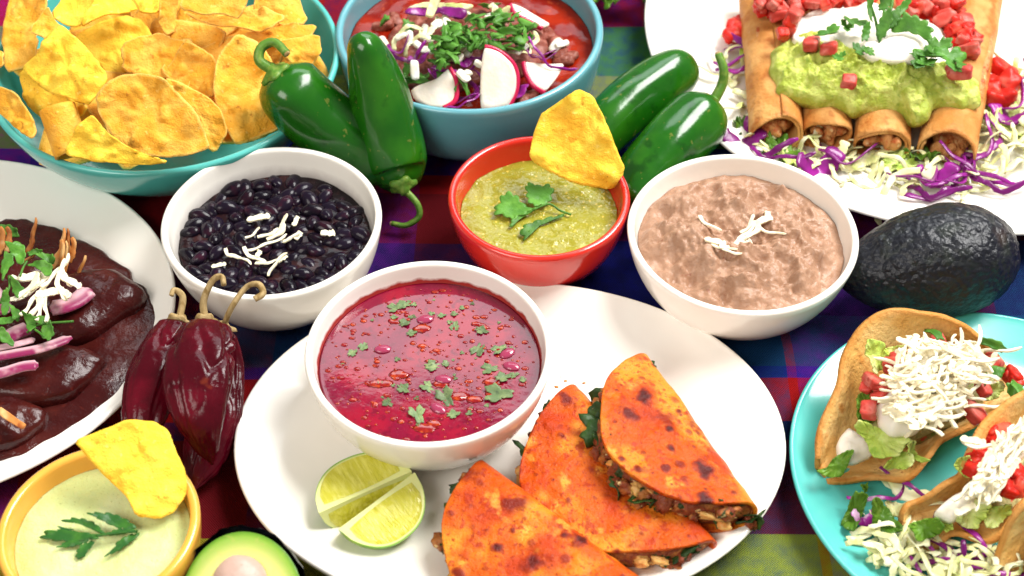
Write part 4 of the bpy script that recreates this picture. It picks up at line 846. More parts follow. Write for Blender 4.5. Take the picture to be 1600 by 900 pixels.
def open_taco(label, A, B, R, g, tilt, seed, flare=.42):
    """tortilla disc bent into a trough whose axis runs A -> B, rolled towards the viewer by tilt"""
    a, b = at(*A), at(*B); c = (a+b)/2; ex = norm(b-a); ey = norm(np.cross((0, 0, 1), ex)); ez = np.cross(ex, ey)
    ct, st = math.cos(tilt), math.sin(tilt); ey2 = ct*ey-st*ez*-1; ez2 = np.cross(ex, ey2)
    root = thing('open_taco', label, 'taco', c, rotm(ex, ey2, ez2), 'open fried tacos on the turquoise plate')
    k, m = 150, 34; t = np.linspace(0, 2*np.pi, k, endpoint=False)
    b2 = np.stack([R*np.cos(t), R*1.02*np.sin(t)], -1)*(1+.012*np.sin(4*t+seed))[:, None]
    G, sf = cgrid(b2, m, .9); x, l = G[..., 0], G[..., 1]
    an = np.clip(l/g, -1.2, 1.2); ov = np.maximum(np.abs(l)-g*1.2, 0); sg = np.sign(l); s_ = sf[:, None]
    y = g*np.sin(an)+sg*ov*math.sin(flare); z = g-g*np.cos(an)+ov*math.cos(flare)
    wav = s_**2*(.30*np.sin(4*t+seed)[None]+.22*np.sin(7*t+seed*2.1)[None])
    y = y+wav*.8; z = z+wav*.35*sg+.12*fbm(np.stack([x, l, 0*x+seed], -1), .5, 3, seed)
    ob('shell', mesh('shell', *sheet(np.stack([x, y, z], -1), .24), SHELL, fac=np.tile(np.repeat(sf, k), 2)), root)
    return root, c, ex, ey2, ez2
def to_world(fr, p): root, c, ex, ey, ez = fr; return c+p[0]*ex+p[1]*ey+p[2]*ez
GT = 'open fried tacos on the turquoise plate'
Q1 = lambda x, y, z: at(1250+x*.2555, 470+y*.2555, z)      # upper crop
Q2 = lambda x, y, z: at(1250+x*.2555, 670+y*.2555, z)      # lower crop
def lofted_taco(label, back, spine, front, seed):
    """shell lofted from its back lip through the bottom crease to its front lip, mouth first"""
    n = 60; Bk, Sp, Fr = (spline(np.array([at(*p) for p in L_]), n) for L_ in (back, spine, front)); c = Sp.mean(0); c[2] = 0
    root = thing('open_taco', label, 'taco', c, None, 'open fried tacos on the turquoise plate')
    m = 41; v = np.linspace(0, 1, m); G = np.zeros((n, m, 3))
    for i in range(n):
        b, s_, f = Bk[i], Sp[i], Fr[i]; lo = np.array([0, 0, 1.])
        bm_, fm_ = .5*b+.5*s_, .5*f+.5*s_
        bm_ = bm_+(s_-f)*.10+np.array([0, 0, -.35]); fm_ = fm_+(s_-b)*.06+np.array([0, 0, -.30])
        G[i] = spline(np.array([b, bm_, s_, fm_, f]), m)
    e = np.abs(2*v-1)[None, :]; uu = np.linspace(0, 1, n)[:, None]
    G[..., 2] += .10*fbm(np.stack([G[..., 0], G[..., 1], G[..., 2]], -1), .6, 3, seed)+.10*e**6*np.sin(uu*22+seed)
    G[..., 1] += .10*e**6*np.sin(uu*17+seed*2)
    G -= c
    du = np.gradient(G, axis=0); dv = np.gradient(G, axis=1); N_ = np.cross(du, dv); N_ /= np.linalg.norm(N_, axis=-1, keepdims=True)+1e-9
    A_, B_ = G+N_*.13, G-N_*.13; o_ = n*m; Fs = ring_faces(n, m, False); Fs = Fs+[tuple(i+o_ for i in f[::-1]) for f in Fs]
    ed = list(range(m))+[i*m+m-1 for i in range(1, n)]+[(n-1)*m+j for j in range(m-2, -1, -1)]+[i*m for i in range(n-2, 0, -1)]
    Fs += [(ed[i], ed[(i+1) % len(ed)], ed[(i+1) % len(ed)]+o_, ed[i]+o_) for i in range(len(ed))]
    fac = np.maximum(e+0*uu, np.clip(1-uu*6, 0, 1)+0*e)
    ob('shell', mesh('shell', np.vstack([A_.reshape(-1, 3), B_.reshape(-1, 3)]), Fs, SHELL, fac=np.tile(fac.ravel(), 2)), root)
    ex = norm(Sp[-1]-Sp[0]); ey = norm(np.cross((0, 0, 1), ex)); return root, Sp[n//2]-np.array([0, 0, .9]), ex, ey, np.cross(ex, ey)
T1 = lofted_taco('open taco with a tall back wall, heaped with white cheese',
  [(1277,716,1.9),(1280,672,2.6),(1308,608,3.3),(1320,545,4.2),(1365,497,4.9),(1437,485,5.2),(1505,508,4.6),(1560,556,3.6)],
  [(1283,738,1.25),(1325,705,.8),(1365,680,.7),(1405,660,.7),(1450,640,.7),(1495,620,.7),(1540,600,.8),(1585,585,1.0)],
  [(1292,752,1.0),(1335,750,1.2),(1378,750,1.5),(1420,744,1.9),(1452,716,2.3),(1475,684,2.5),(1530,660,2.6),(1580,630,2.5)], 2)
T2 = lofted_taco('open taco at the picture edge, white cream over tomato',
  [(1408,806,1.6),(1424,782,2.1),(1462,767,2.6),(1498,745,3.2),(1512,705,4.0),(1540,660,4.6),(1595,616,4.8),(1670,590,4.4)],
  [(1412,820,1.25),(1445,808,.8),(1480,795,.7),(1520,775,.7),(1560,750,.7),(1600,725,.7),(1645,700,.8),(1700,680,1.0)],
  [(1422,838,1.0),(1450,860,1.1),(1482,838,1.6),(1526,845,1.8),(1562,834,2.1),(1592,796,2.5),(1640,750,2.7),(1710,715,2.5)], 7)
T3 = open_taco('corner of a third taco shell at the bottom edge of the picture', (1600, 905, .7), (1760, 790, .9), 4.9, 2.0, .42, 11)
BASE = M('taco_base_filling', (.30, .26, .10), .4, .5, layers=[('noise', 1.2, .45, .62, (.52, .50, .22)), ('noise', 2, .56, .68, (.16, .22, .04)), ('noise', 2.5, .62, .7, (.60, .10, .06))], bump=[('noise', 2.5, .25)])
for fr, lb, sd in ((T1, 'bed of lettuce and beans inside the taco with the tall back wall', 3), (T2, 'bed of lettuce and beans inside the taco at the picture edge', 5), (T3, 'bed of lettuce inside the cut off corner taco', 8)):
    V, F = blob((3.7, 1.9, 1.0), .2, 1.5, sd, 60, 30, 2.4); V = V*np.array([1, 1, 1]) if sd != 5 else V*np.array([.8, .8, .9]); V = V+np.array([.4 if sd != 5 else 1.6, 0 if sd != 5 else -.7, 1.75])
    tag(ob('taco_filling', mesh('taco_filling', V, F, BASE), None, fr[1], rotm(*fr[2:])), lb, 'taco filling')
def leafpoly(pts, z, n, mat, label, group, seed, bend=.6, th=.06, nz=.22, name='lettuce_leaf', cat='lettuce'):
    P = trace(pts, (*np.mean(pts, 0), z), n)
    return tag(piece(name, P, n, th, mat, bend=bend, nz=nz, nsc=1.1, k=90, m=12, seed=seed, rough_edge=.08, ch=2, ruffle=.09), label, cat, group)
u1 = lambda L_: [(1250+x*.2555, 470+y*.2555) for x, y in L_]; u2 = lambda L_: [(1250+x*.2555, 670+y*.2555) for x, y in L_]
GL = 'lettuce in the open tacos'
leafpoly(u1([(395,290),(430,225),(520,250),(530,320),(580,350),(570,400),(500,435),(425,445)]), 4.4, (.3,-.7,.7), LETT, 'bright frilly lettuce piece standing against the tall back wall', GL, 1)
leafpoly(u1([(500,300),(570,280),(650,265),(640,310),(580,340),(530,335)]), 4.2, (0,-.6,.8), LETT, 'lettuce strip behind the cheese heap of the tall backed taco', GL, 2)
leafpoly(u1([(330,610),(380,560),(470,545),(480,600),(490,720),(430,760),(350,730)]), 3.2, (.1,-.6,.8), DLETT, 'dark lettuce piece beside the cream at the taco mouth', GL, 3)
leafpoly(u2([(310,-20),(360,-55),(480,-10),(600,20),(680,60),(620,150),(500,185),(440,170),(420,80)]), 3.7, (0,-.6,.8), LETT, 'large pale curling lettuce leaf at the front of the tall backed taco', GL, 4, bend=.9)
leafpoly(u2([(490,235),(520,200),(620,150),(680,150),(690,200),(640,250),(560,255)]), 2.9, (0,-.7,.7), LETT, 'rolled pale lettuce edge above the near lip of the taco', GL, 5, bend=1.2)
leafpoly(u2([(620,140),(660,70),(710,70),(720,170),(770,190),(740,205),(690,180)]), 3.1, (.2,-.6,.75), LETT, 'curled lettuce ribbon right of the rolled edge', GL, 6)
leafpoly(u2([(100,260),(170,245),(190,190),(250,145),(340,130),(300,210),(250,285),(190,300)]), 2.3, (-.3,-.5,.8), DLETT, 'dark green lettuce tip hanging out of the taco mouth', GL, 7)
leafpoly(u2([(650,590),(740,560),(840,535),(870,580),(860,640),(780,680),(710,690),(690,630)]), 2.4, (-.1,-.6,.8), DLETT, 'pointed green lettuce piece at the mouth of the edge taco', GL, 8)
leafpoly(u2([(848,520),(885,495),(930,540),(945,605),(880,640)]), 2.6, (0,-.6,.8), LETT, 'pale yellow lettuce strip in the mouth of the edge taco', GL, 9)
leafpoly(u2([(970,490),(1060,440),(1110,425),(1150,480),(1080,620),(1000,600),(940,560)]), 2.7, (.2,-.7,.7), LETT, 'translucent pale green lettuce rib in the edge taco', GL, 10, nz=.06, th=.2)
leafpoly(u2([(940,225),(975,180),(1040,160),(1060,220),(1040,300),(1000,290)]), 3.8, (-.2,-.6,.8), LETT, 'frilly lettuce bit on the left lip of the edge taco', GL, 11)
leafpoly(u2([(1120,540),(1180,470),(1280,450),(1300,520),(1200,590),(1130,600)]), 2.5, (0,-.7,.7), LETT, 'crumpled lettuce low in the edge taco', GL, 12)
leafpoly(u1([(1150,510),(1230,490),(1260,520),(1200,600),(1130,615)]), 3.3, (.2,-.6,.8), LETT, 'lettuce end at the far right of the tall backed taco', GL, 13)
# cream
GCr = 'white cream in the open tacos'
def cream(pts, z, h, label, seed):
    P = trace(pts, (*np.mean(pts, 0), z), (0, 0, 1)); return tag(mound('white_cream', P, h, CREAM, 70, 22, .6, .10, 1.0, 3, seed, .3), label, 'cream', GCr)
cream(u1([(222,905),(245,830),(290,770),(345,800),(420,865),(445,940),(340,985),(245,990)]), 2.2, .45, 'white cream running out at the mouth of the tall backed taco', 2)
cream(u1([(470,660),(520,560),(640,500),(860,560),(830,700),(700,830),(560,830),(480,760)]), 3.7, .9, 'white cream under the cheese heap of the tall backed taco', 4)
cream(u2([(1010,390),(1060,300),(1150,110),(1260,40),(1400,-60),(1420,120),(1290,280),(1200,420),(1080,410)]), 4.1, .6, 'thick white cream streak over the edge taco', 5)
cream(u2([(815,520),(900,440),(1000,390),(1100,400),(1050,500),(930,570),(860,545)]), 2.8, .5, 'white cream dripping at the mouth of the edge taco', 6)
# tomato and cheese
def bits(name, pool, L_, fn, z, label, cat, group, tilt=.5, s=(.8, 1.1)):
    for (x, y) in L_: drop(name, pool, fn(x, y, z+RNG.uniform(-.15, .15)), label, cat, group, tilt, None, RNG.uniform(*s))
bits('tomato_dice', PTMS, [(420,510),(440,490),(560,380),(610,350),(480,590),(500,530),(1000,420),(1180,370),(1120,530),(1060,680),(990,450),(850,245),(420,670),(590,400)], Q1, 4.1, 'pale red tomato cube in the tall backed taco', 'tomato', 'tomato cubes in the open tacos', .5, (.8, 1.1))
bits('tomato_dice', TOMS, [(1080,190),(1110,160),(1090,240),(1320,300),(1350,340),(1310,350),(1160,40),(1210,20),(1280,370),(1340,280)], Q2, 3.7, 'red tomato cube in the taco at the picture edge', 'tomato', 'tomato cubes in the open tacos', .5, (.9, 1.35))
bits('tomato_dice', TOMS, [(1290,470),(1310,450),(1180,800),(1150,820),(1320,500)], Q1, 3.8, 'small red tomato cube between the two larger tacos', 'tomato', 'tomato cubes in the open tacos', .5, (.7, .9))
poly = u1([(560,480),(640,300),(720,230),(880,250),(1080,290),(1150,400),(1050,480),(930,640),(850,720),(700,760),(560,700)])
for i, p in enumerate(scatter(poly, 230, 4.6, 3)):
    drop('cheese_shred', CHS, at(p[0], p[1], 4.9+RNG.uniform(-.3, .9)), 'white cheese shred in the heap on the tall backed taco', 'cheese shred', 'cheese heaped on the open tacos', .6, RNG.choice((.3, .8, 1.2, -.3, 2.4)), RNG.uniform(.8, 1.3))
for (x, y, rz, mi, s) in [(1180,300,-.1,2,1.2),(1050,550,.9,2,1.1),(1000,520,.8,2,1.2),(930,640,.9,2,1),(860,700,.4,1,1.3),(1110,640,.05,2,1.1),(980,600,1.2,0,1),(880,640,1.0,2,1.2),(820,720,-.4,4,1.1),(1050,590,-.3,0,1)]:
    drop('cheese_shred', [CHS[mi]], Q1(x, y, 4.5), 'long cheese shred spilling off the right of the heap', 'cheese shred', 'cheese heaped on the open tacos', .2, rz, s)
poly = u2([(1030,380),(1130,180),(1230,40),(1400,-60),(1420,60),(1290,250),(1190,420)])
for i, p in enumerate(scatter(poly, 70, 6.5, 6)):
    drop('cheese_shred', CHS, at(p[0], p[1], 5.1+RNG.uniform(-.2, .4)), 'cheese shred scattered over the cream of the edge taco', 'cheese shred', 'cheese heaped on the open tacos', .5, RNG.choice((.8, 1.0, 1.2)), RNG.uniform(.7, 1.1))
for (x, y, rz, mi) in [(1060,70,-.3,1),(1110,100,-.2,0),(1040,340,.8,2),(1010,490,.5,1),(1160,430,.2,1)]:
    drop('cheese_shred', [CHS[mi]], Q2(x, y, 4.6), 'cheese shred sticking out left of the edge taco', 'cheese shred', 'cheese heaped on the open tacos', .2, rz, 1.2)
bits('chopped_cilantro', CHOPC, [(1140,440),(1170,270),(810,210),(1330,550),(1200,440),(1310,540)], Q1, 4.5, 'green herb fleck on the open tacos', 'cilantro', 'herb flecks on the open tacos', .5, (.9, 1.2))
# shreds lying on the turquoise plate
leafpoly(u2([(250,580),(300,460),(340,395),(415,400),(400,470),(360,570),(330,640),(270,620)]), 1.6, (-.2,-.4,.9), DLETT, 'dark green lettuce leaf curled on the turquoise plate', None, 21, bend=.8)
leafpoly(u2([(405,430),(450,415),(530,470),(600,560),(605,630),(520,660),(465,665),(440,540)]), 1.7, (.1,-.5,.85), DLETT, 'second dark lettuce leaf next to the curled one on the turquoise plate', None, 22, bend=.7)
leafpoly(u2([(370,330),(410,340),(415,380),(390,385)]), 1.2, (0,-.2,1), DLETT, 'small dark lettuce scrap on the turquoise plate', None, 23)
leafpoly(u2([(510,450),(570,420),(650,470),(640,540),(560,520)]), 1.4, (0,-.3,.95), CABB, 'ragged pale cabbage piece behind the dark lettuce leaves', None, 24)
poly = u2([(380,740),(450,680),(620,640),(820,720),(1020,740),(1250,760),(1300,900),(1350,1020),(700,1020),(660,860),(480,790)])
for i, p in enumerate(scatter(poly, 75, 13, 9)):
    drop('cabbage_shred', CBS, at(p[0], p[1], 1.1+RNG.uniform(0, .8)), 'pale cabbage shred lying on the turquoise plate', 'cabbage', 'cabbage shreds on the turquoise plate', .5, None, RNG.uniform(.7, 1.1))
for (x, y, rz, mi, s) in [(500,700,.5,2,1.0),(640,360,-.9,3,1.6),(400,590,1.2,1,1),(430,640,.9,1,.9),(700,400,-.6,2,1.0),(610,680,.6,0,1)]:
    drop('cabbage_shred', [CBS[mi]], Q2(x, y, 1.2), 'thick pale cabbage shred near the lettuce leaves on the turquoise plate', 'cabbage', 'cabbage shreds on the turquoise plate', .2, rz, s)
for (x, y, rz, mi, s) in [(530,380,.6,2,1.0),(740,740,-1.2,0,.8),(1000,780,-.6,2,1.2),(1100,830,-.5,2,1.2),(1050,760,.1,1,1),(960,700,-.8,0,1),(1150,880,-.4,0,1),(1180,720,-.5,2,1.2),(760,360,-.2,2,1),(400,540,.2,3,.8),(680,880,1.2,1,.7),(800,860,.9,1,.8)]:
    drop('purple_cabbage_shred', [PCS[mi]], Q2(x, y, 1.35), 'purple cabbage shred on the turquoise plate', 'cabbage', 'purple cabbage on the turquoise plate', .3, rz, s)

# ------------------------------------------------------------------ taquitos
def taquito(label, A, B, r, seed, turns=1.45):
    a, b = at(*A), at(*B); ex = norm(b-a); Ln = np.linalg.norm(b-a); ey = norm(np.cross((0, 0, 1), ex)); ez = np.cross(ex, ey)
    root = thing('taquito', label, 'taquito', a, rotm(ex, ey, ez), 'rolled taquitos on the large white plate')
    n, m = 90, 40; t = np.linspace(0, turns*2*np.pi, n); rr = r*(1-.16*np.linspace(0, 1, n)**1.0)
    xs_ = np.linspace(0, Ln, m)[:, None]; q = np.stack([np.cos(t)[None]+0*xs_, np.sin(t)[None]+0*xs_, xs_*.35+0*t[None]], -1)
    wob = 1+.05*fbm(q, 1.0, 3, seed); endw = .22*np.sin(2*t+seed)[None]*np.clip(1-xs_/1.5, 0, 1)
    ph = t+seed*1.7; sq = .86
    G = np.stack([xs_+endw+0*t[None], rr*wob*np.cos(ph), rr*wob*np.sin(ph)*sq], -1)
    nr = np.stack([0*G[..., 0], np.cos(ph)+0*xs_, np.sin(ph)+0*xs_], -1)
    A_ = G+nr*.07; B_ = G-nr*.07; o_ = m*n; Fs = ring_faces(m, n, False); Fs = Fs+[tuple(i+o_ for i in f[::-1]) for f in Fs]
    ed = list(range(n))+[i*n+n-1 for i in range(1, m)]+[(m-1)*n+j for j in range(n-2, -1, -1)]+[i*n for i in range(m-2, 0, -1)]
    Fs += [(ed[i], ed[(i+1) % len(ed)], ed[(i+1) % len(ed)]+o_, ed[i]+o_) for i in range(len(ed))]
    ob('tortilla', mesh('tortilla', np.vstack([A_.reshape(-1, 3), B_.reshape(-1, 3)]), Fs, TAQ), root)
    V, F = blob((Ln*.48, r*.80, r*.68), .10, 2.2, seed, 40, 50, 4); ob('filling', mesh('filling', V, F, RICE), root, (Ln*.5+.35, 0, 0))
    for i in range(5):
        ob('chicken_shred', CRR[i % 3], root, (.25+RNG.uniform(0, .5), RNG.uniform(-.5, .5)*r, RNG.uniform(-.4, .3)*r), rnd_rot(1.5), RNG.uniform(.8, 1.3))
    return root
TAQ = M('taquito_tortilla', (.52, .21, .05), .5, .3, layers=[('noise', .5, .4, .66, (.66, .34, .11)), ('noise', .9, .52, .70, (.38, .11, .02), .8), ('noise', 5, .64, .74, (.40, .12, .03), .5)], bump=[('noise', 1.4, .16), ('noise', 4, .06), ('noise', 10, .02)], rnd=.06)
CRR = [dice_mesh('chicken_shred', RICE, r_, i+80, 2.3) for i, r_ in enumerate([(.9, .6, .6), (1.2, .5, .5), (.7, .7, .5)])]
taquito('taquito at the left end of the row, its long side uncovered', (1212, 212, 2.0), (1192, -20, 2.6), 1.55, 1)
taquito('second taquito from the left, dark open end half under guacamole', (1294, 214, 1.9), (1275, -20, 2.4), 1.48, 2)
taquito('taquito with the widest open end, in the middle of the row', (1377, 232, 1.9), (1385, -20, 2.4), 1.6, 4)
taquito('taquito at the right end of the row', (1480, 238, 2.0), (1530, -20, 2.5), 1.65, 6)
g_ = lambda L_: [(1120+x*.3443, y*.3443) for x, y in L_]
G7 = lambda x, y, z: at(1120+x*.3443, y*.3443, z)
P = trace(g_([(250,260),(290,200),(380,190),(520,215),(640,240),(780,270),(900,290),(1050,310),(1150,360),(1210,440),(1200,500),(1090,500),(1010,480),(960,550),(900,560),(830,500),(760,500),(690,500),(620,520),(540,480),(450,480),(340,450),(270,430),(255,350)]), (1370, 120, 3.3), (0, 0, 1))
tag(mound('guacamole', P, 1.5, GUAC, 220, 80, .45, .34, 1.5, 4, 14, .5, ridge=.22, edge=.06), 'thick lumpy band of green guacamole across the taquitos', 'guacamole')
P = trace(g_([(320,190),(350,100),(400,55),(500,50),(620,40),(760,40),(880,80),(980,130),(1080,230),(1090,300),(1000,340),(860,300),(700,300),(560,250),(420,230)]), (1360, 60, 4.2), (0, 0, 1))
tag(mound('sour_cream', P, .9, CREAM, 110, 40, .5, .34, .8, 4, 17, .6, edge=.06), 'white sour cream dollop behind the guacamole', 'sour cream')
P = trace(g_([(640,210),(720,190),(800,160),(880,145),(940,180),(980,230),(930,280),(800,285),(680,275)]), (1405, 75, 5.3), (0, 0, 1))
tag(mound('cream_swirl', P, .5, CREAM, 60, 20, .6, .08, .8, 3, 27, .3), 'smooth cream coloured swirl at the front of the sour cream', 'sour cream')
poly = g_([(180,60),(210,-60),(640,-60),(720,20),(560,30),(400,30),(340,80),(320,170),(300,160),(290,80)])
poly2 = g_([(840,40),(850,-60),(1060,-60),(1130,60),(1170,180),(1160,240),(1090,230),(1040,140),(960,90)])
for pl, n_, lb in ((poly, 70, 'red tomato cube piled behind the sour cream on the left'), (poly2, 66, 'red tomato cube piled behind the sour cream on the right')):
    for p in scatter(pl, n_, 5.5, 4): drop('tomato_dice', TOMS+PTMS, at(p[0], p[1], 3.7+RNG.uniform(0, 1.5)), lb, 'tomato', 'tomato cubes on the taquitos', .6, None, RNG.uniform(.75, 1.2))
bits('tomato_dice', TOMS, [(110,110),(150,90),(90,140),(130,140),(80,150)], G7, 1.9, 'tomato cube on the cabbage left of the taquitos', 'tomato', 'tomato cubes on the taquitos', .5, (1.2, 1.6))
bits('tomato_dice', TOMS, [(1300,320),(1260,380),(1300,430),(1240,420),(1320,380),(1270,450),(1230,370)], G7, 2.0, 'tomato cube on the cabbage right of the taquitos', 'tomato', 'tomato cubes on the taquitos', .5, (1.3, 1.8))
bits('tomato_dice', PTMS, [(430,200),(510,220),(600,370),(1100,325)], G7, 5.2, 'pale tomato piece mixed into the guacamole', 'tomato', 'tomato cubes on the taquitos', .5, (1.0, 1.3))
for i, (x, y, s) in enumerate([(510,150,1.0),(590,120,.8),(620,100,1.0),(650,230,.9),(690,240,.7),(960,250,1.3),(940,290,1.2),(1010,215,1.3),(1060,270,1.2),(930,280,1.1),(560,260,.7),(1100,290,.8),(985,240,1.0)]):
    drop('cilantro_leaf', CIL, G7(x, y, 5.9), 'cilantro leaf scattered on the sour cream', 'cilantro', 'cilantro on the sour cream', .4, None, s)
root = thing('cilantro_sprig', 'leafy cilantro sprig standing in the sour cream', 'cilantro sprig', G7(740, 180, 5.4))
stem('stalk', g_([(735,185),(760,110),(790,40),(800,-30)]), [5.6, 6.2, 6.8, 7.2], .10, CILANTRO, root)
stem('stalk', g_([(735,185),(720,90),(690,0),(680,-40)]), [5.6, 6.3, 7.0, 7.2], .09, CILANTRO, root)
for i, (pl, z) in enumerate([([(680,-30),(710,-30),(712,60),(700,110),(690,60)], 6.9), ([(660,185),(665,120),(690,90),(705,120),(690,180)], 6.2), ([(720,130),(760,40),(800,30),(800,90),(760,170),(735,190)], 6.5), ([(800,110),(850,60),(900,70),(960,100),(985,150),(960,200),(920,160),(860,140),(800,150)], 6.3), ([(800,60),(860,-10),(900,-20),(860,50),(820,90)], 6.8), ([(770,130),(790,60),(830,20),(840,70),(810,120)], 6.7), ([(730,40),(750,-30),(800,-30),(790,20),(760,60)], 7.0)]):
    sprig_leaf(g_(pl), z, (RNG.uniform(-.3, .3), -.55, .8), CILANTRO, root, seed=i+31, lift=.35)
ring1 = g_([(10,330),(60,160),(160,150),(190,330),(160,560),(300,650),(560,640),(900,700),(1150,700),(1200,500),(1220,330),(1400,250),(1480,560),(1330,800),(1060,860),(800,880),(540,830),(380,760),(120,640),(60,520)])
for i, p in enumerate(scatter(ring1, 95, 11, 12)):
    drop('cabbage_shred', CBS, at(p[0], p[1], 1.0+RNG.uniform(0, .9)), 'pale cabbage shred around the taquitos', 'cabbage', 'cabbage around the taquitos', .5, None, RNG.uniform(.8, 1.3))
for i, (x, y, rz, mi, s) in enumerate([(90,240,1.2,1,1.3),(110,280,.9,0,1.2),(130,200,.1,1,1.1),(120,630,.1,3,1.5),(200,640,-1.0,0,1.3),(240,690,-.7,2,1.2),(470,740,.5,3,1.8),(570,700,-.4,1,1.5),(920,800,.2,1,1.3),(960,840,-.9,0,1.3),(1010,830,.8,0,1.3),(1060,800,.4,1,1.3),(1100,770,.9,2,1.3),(1180,680,.9,2,1.3),(1230,630,1.1,0,1.3),(1200,780,-.3,2,1.3),(1260,810,-.5,0,1.2),(1330,790,.1,2,1.3),(1320,470,.3,1,1.4),(1340,520,-.4,3,1.5),(1380,340,.6,1,1.2),(1000,790,.1,3,1.4)]):
    drop('purple_cabbage_shred', [PCS[mi]], G7(x, y, 1.9), 'purple cabbage shred around the taquitos', 'cabbage', 'purple cabbage around the taquitos', .35, rz, s)
for i, (x, y) in enumerate([(120,580),(300,700),(350,720),(800,710),(1310,520),(1320,570),(830,740),(260,690),(160,210),(900,700)]):
    tag(ob('lettuce_leaf', RNG.choice(DLTS+LETS), None, G7(x, y, 1.5), rnd_rot(.4), RNG.uniform(.5, .9)), 'lettuce scrap among the cabbage around the taquitos', 'lettuce', 'lettuce around the taquitos')

# ------------------------------------------------------------------ greens on the far plate
for i, (px, py) in enumerate([(930,-12),(950,-14),(972,-18),(990,-20),(1010,-26),(940,-25),(965,-30)]):
    tag(ob('lettuce_leaf', RNG.choice(DLTS+LETS), None, at(px, py, 1.9), rnd_rot(.4), .8), 'green garnish on the cut off plate behind the blue bowl', 'lettuce', 'greens on the far plate')

# ------------------------------------------------------------------ mole enchiladas
zm = 1.62
P = trace([(-330,470),(-250,370),(-120,335),(0,342),(40,345),(85,360),(130,380),(175,400),(210,430),(232,460),(246,490),(244,520),(232,555),(212,590),(185,625),(160,650),(120,672),(60,700),(0,725),(-120,745),(-250,690)], (0, 540, zm), (0, 0, 1))
def molez(x, y): return 0*x
tag(mound('mole_sauce', P, .45, MOLE, 190, 70, .35, .16, .45, 4, 41, 1.2, ridge=.05, edge=.035), 'pool of dark glossy mole covering the white plate', 'mole sauce')
def enchilada(label, pts, z, h, seed):
    P_ = trace(pts, (*np.mean(pts, 0), z), (0, 0, 1))
    tag(mound('enchilada', P_, h, MOLE, 150, 60, .32, .09, .6, 4, seed, .5, ridge=.06, edge=.03, ch=1), label, 'enchilada', 'mole covered enchiladas')
enchilada('mole covered enchilada nearest the dried chiles, under the onion slice', [(-60,480),(0,450),(80,455),(150,430),(195,432),(236,462),(226,480),(190,500),(150,532),(100,548),(20,545),(-60,540)], 1.9, 1.25, 3)
enchilada('mole covered enchilada in the middle of the plate', [(-80,600),(-20,570),(60,562),(110,548),(150,556),(168,572),(150,596),(110,628),(60,640),(-20,640),(-80,630)], 2.0, 1.2, 6)
enchilada('mole covered enchilada at the lower left edge', [(-140,690),(-80,640),(-20,622),(30,626),(78,648),(70,668),(36,696),(-40,716),(-120,716)], 1.9, 1.1, 9)
enchilada('mole covered enchilada under the cilantro', [(-160,500),(-80,440),(0,410),(60,405),(90,425),(60,450),(0,465),(-80,500)], 1.9, 1.0, 12)
def onion(label, pts, zs, w_, seed):
    p = spline(np.array([at(x, y, z) for (x, y), z in zip(pts, zs)]), 30); c = p[0].copy(); n = 14
    V, F = tube(p-c, np.full(30, w_)*np.clip(np.minimum(np.linspace(0, 1, 30), np.linspace(1, 0, 30))/.06, .4, 1), n, .42)
    t = np.linspace(0, 2*np.pi, n, endpoint=False); fac = np.tile(.5+.5*np.cos(t-seed), 30)
    tag(ob('onion_slice', mesh('onion_slice', V, F, ONION, fac=fac), None, c), label, 'red onion', 'red onion slices on the mole')
onion('red onion slice lying on the upper enchilada', [(78, 482), (100, 478), (122, 468), (140, 452)], [3.6, 3.6, 3.5, 3.4], .5, 2.6)
onion('long red onion strip under the cilantro', [(-20, 560), (20, 553), (65, 544), (112, 527)], [3.9, 3.9, 3.8, 3.5], .28, 2.4)
onion('short magenta onion strip below the long one', [(-30, 588), (5, 582), (35, 573), (60, 570)], [3.9, 3.9, 3.9, 3.8], .32, 2.2)
onion('dark red onion piece half covered by cilantro', [(8, 530), (25, 520), (45, 512)], [3.8, 3.8, 3.7], .45, 2.4)
onion('red onion end at the left edge among the cilantro', [(-15, 450), (0, 470), (10, 490)], [3.8, 3.8, 3.7], .4, 2.4)
onion('white onion strip between cilantro and the long red strip', [(-10, 545), (25, 538), (55, 530)], [3.9, 3.9, 3.8], .2, 0)
m5 = lambda L_: [(x*.2111, 330+y*.2111) for x, y in L_]
GM = 'cilantro on the mole'
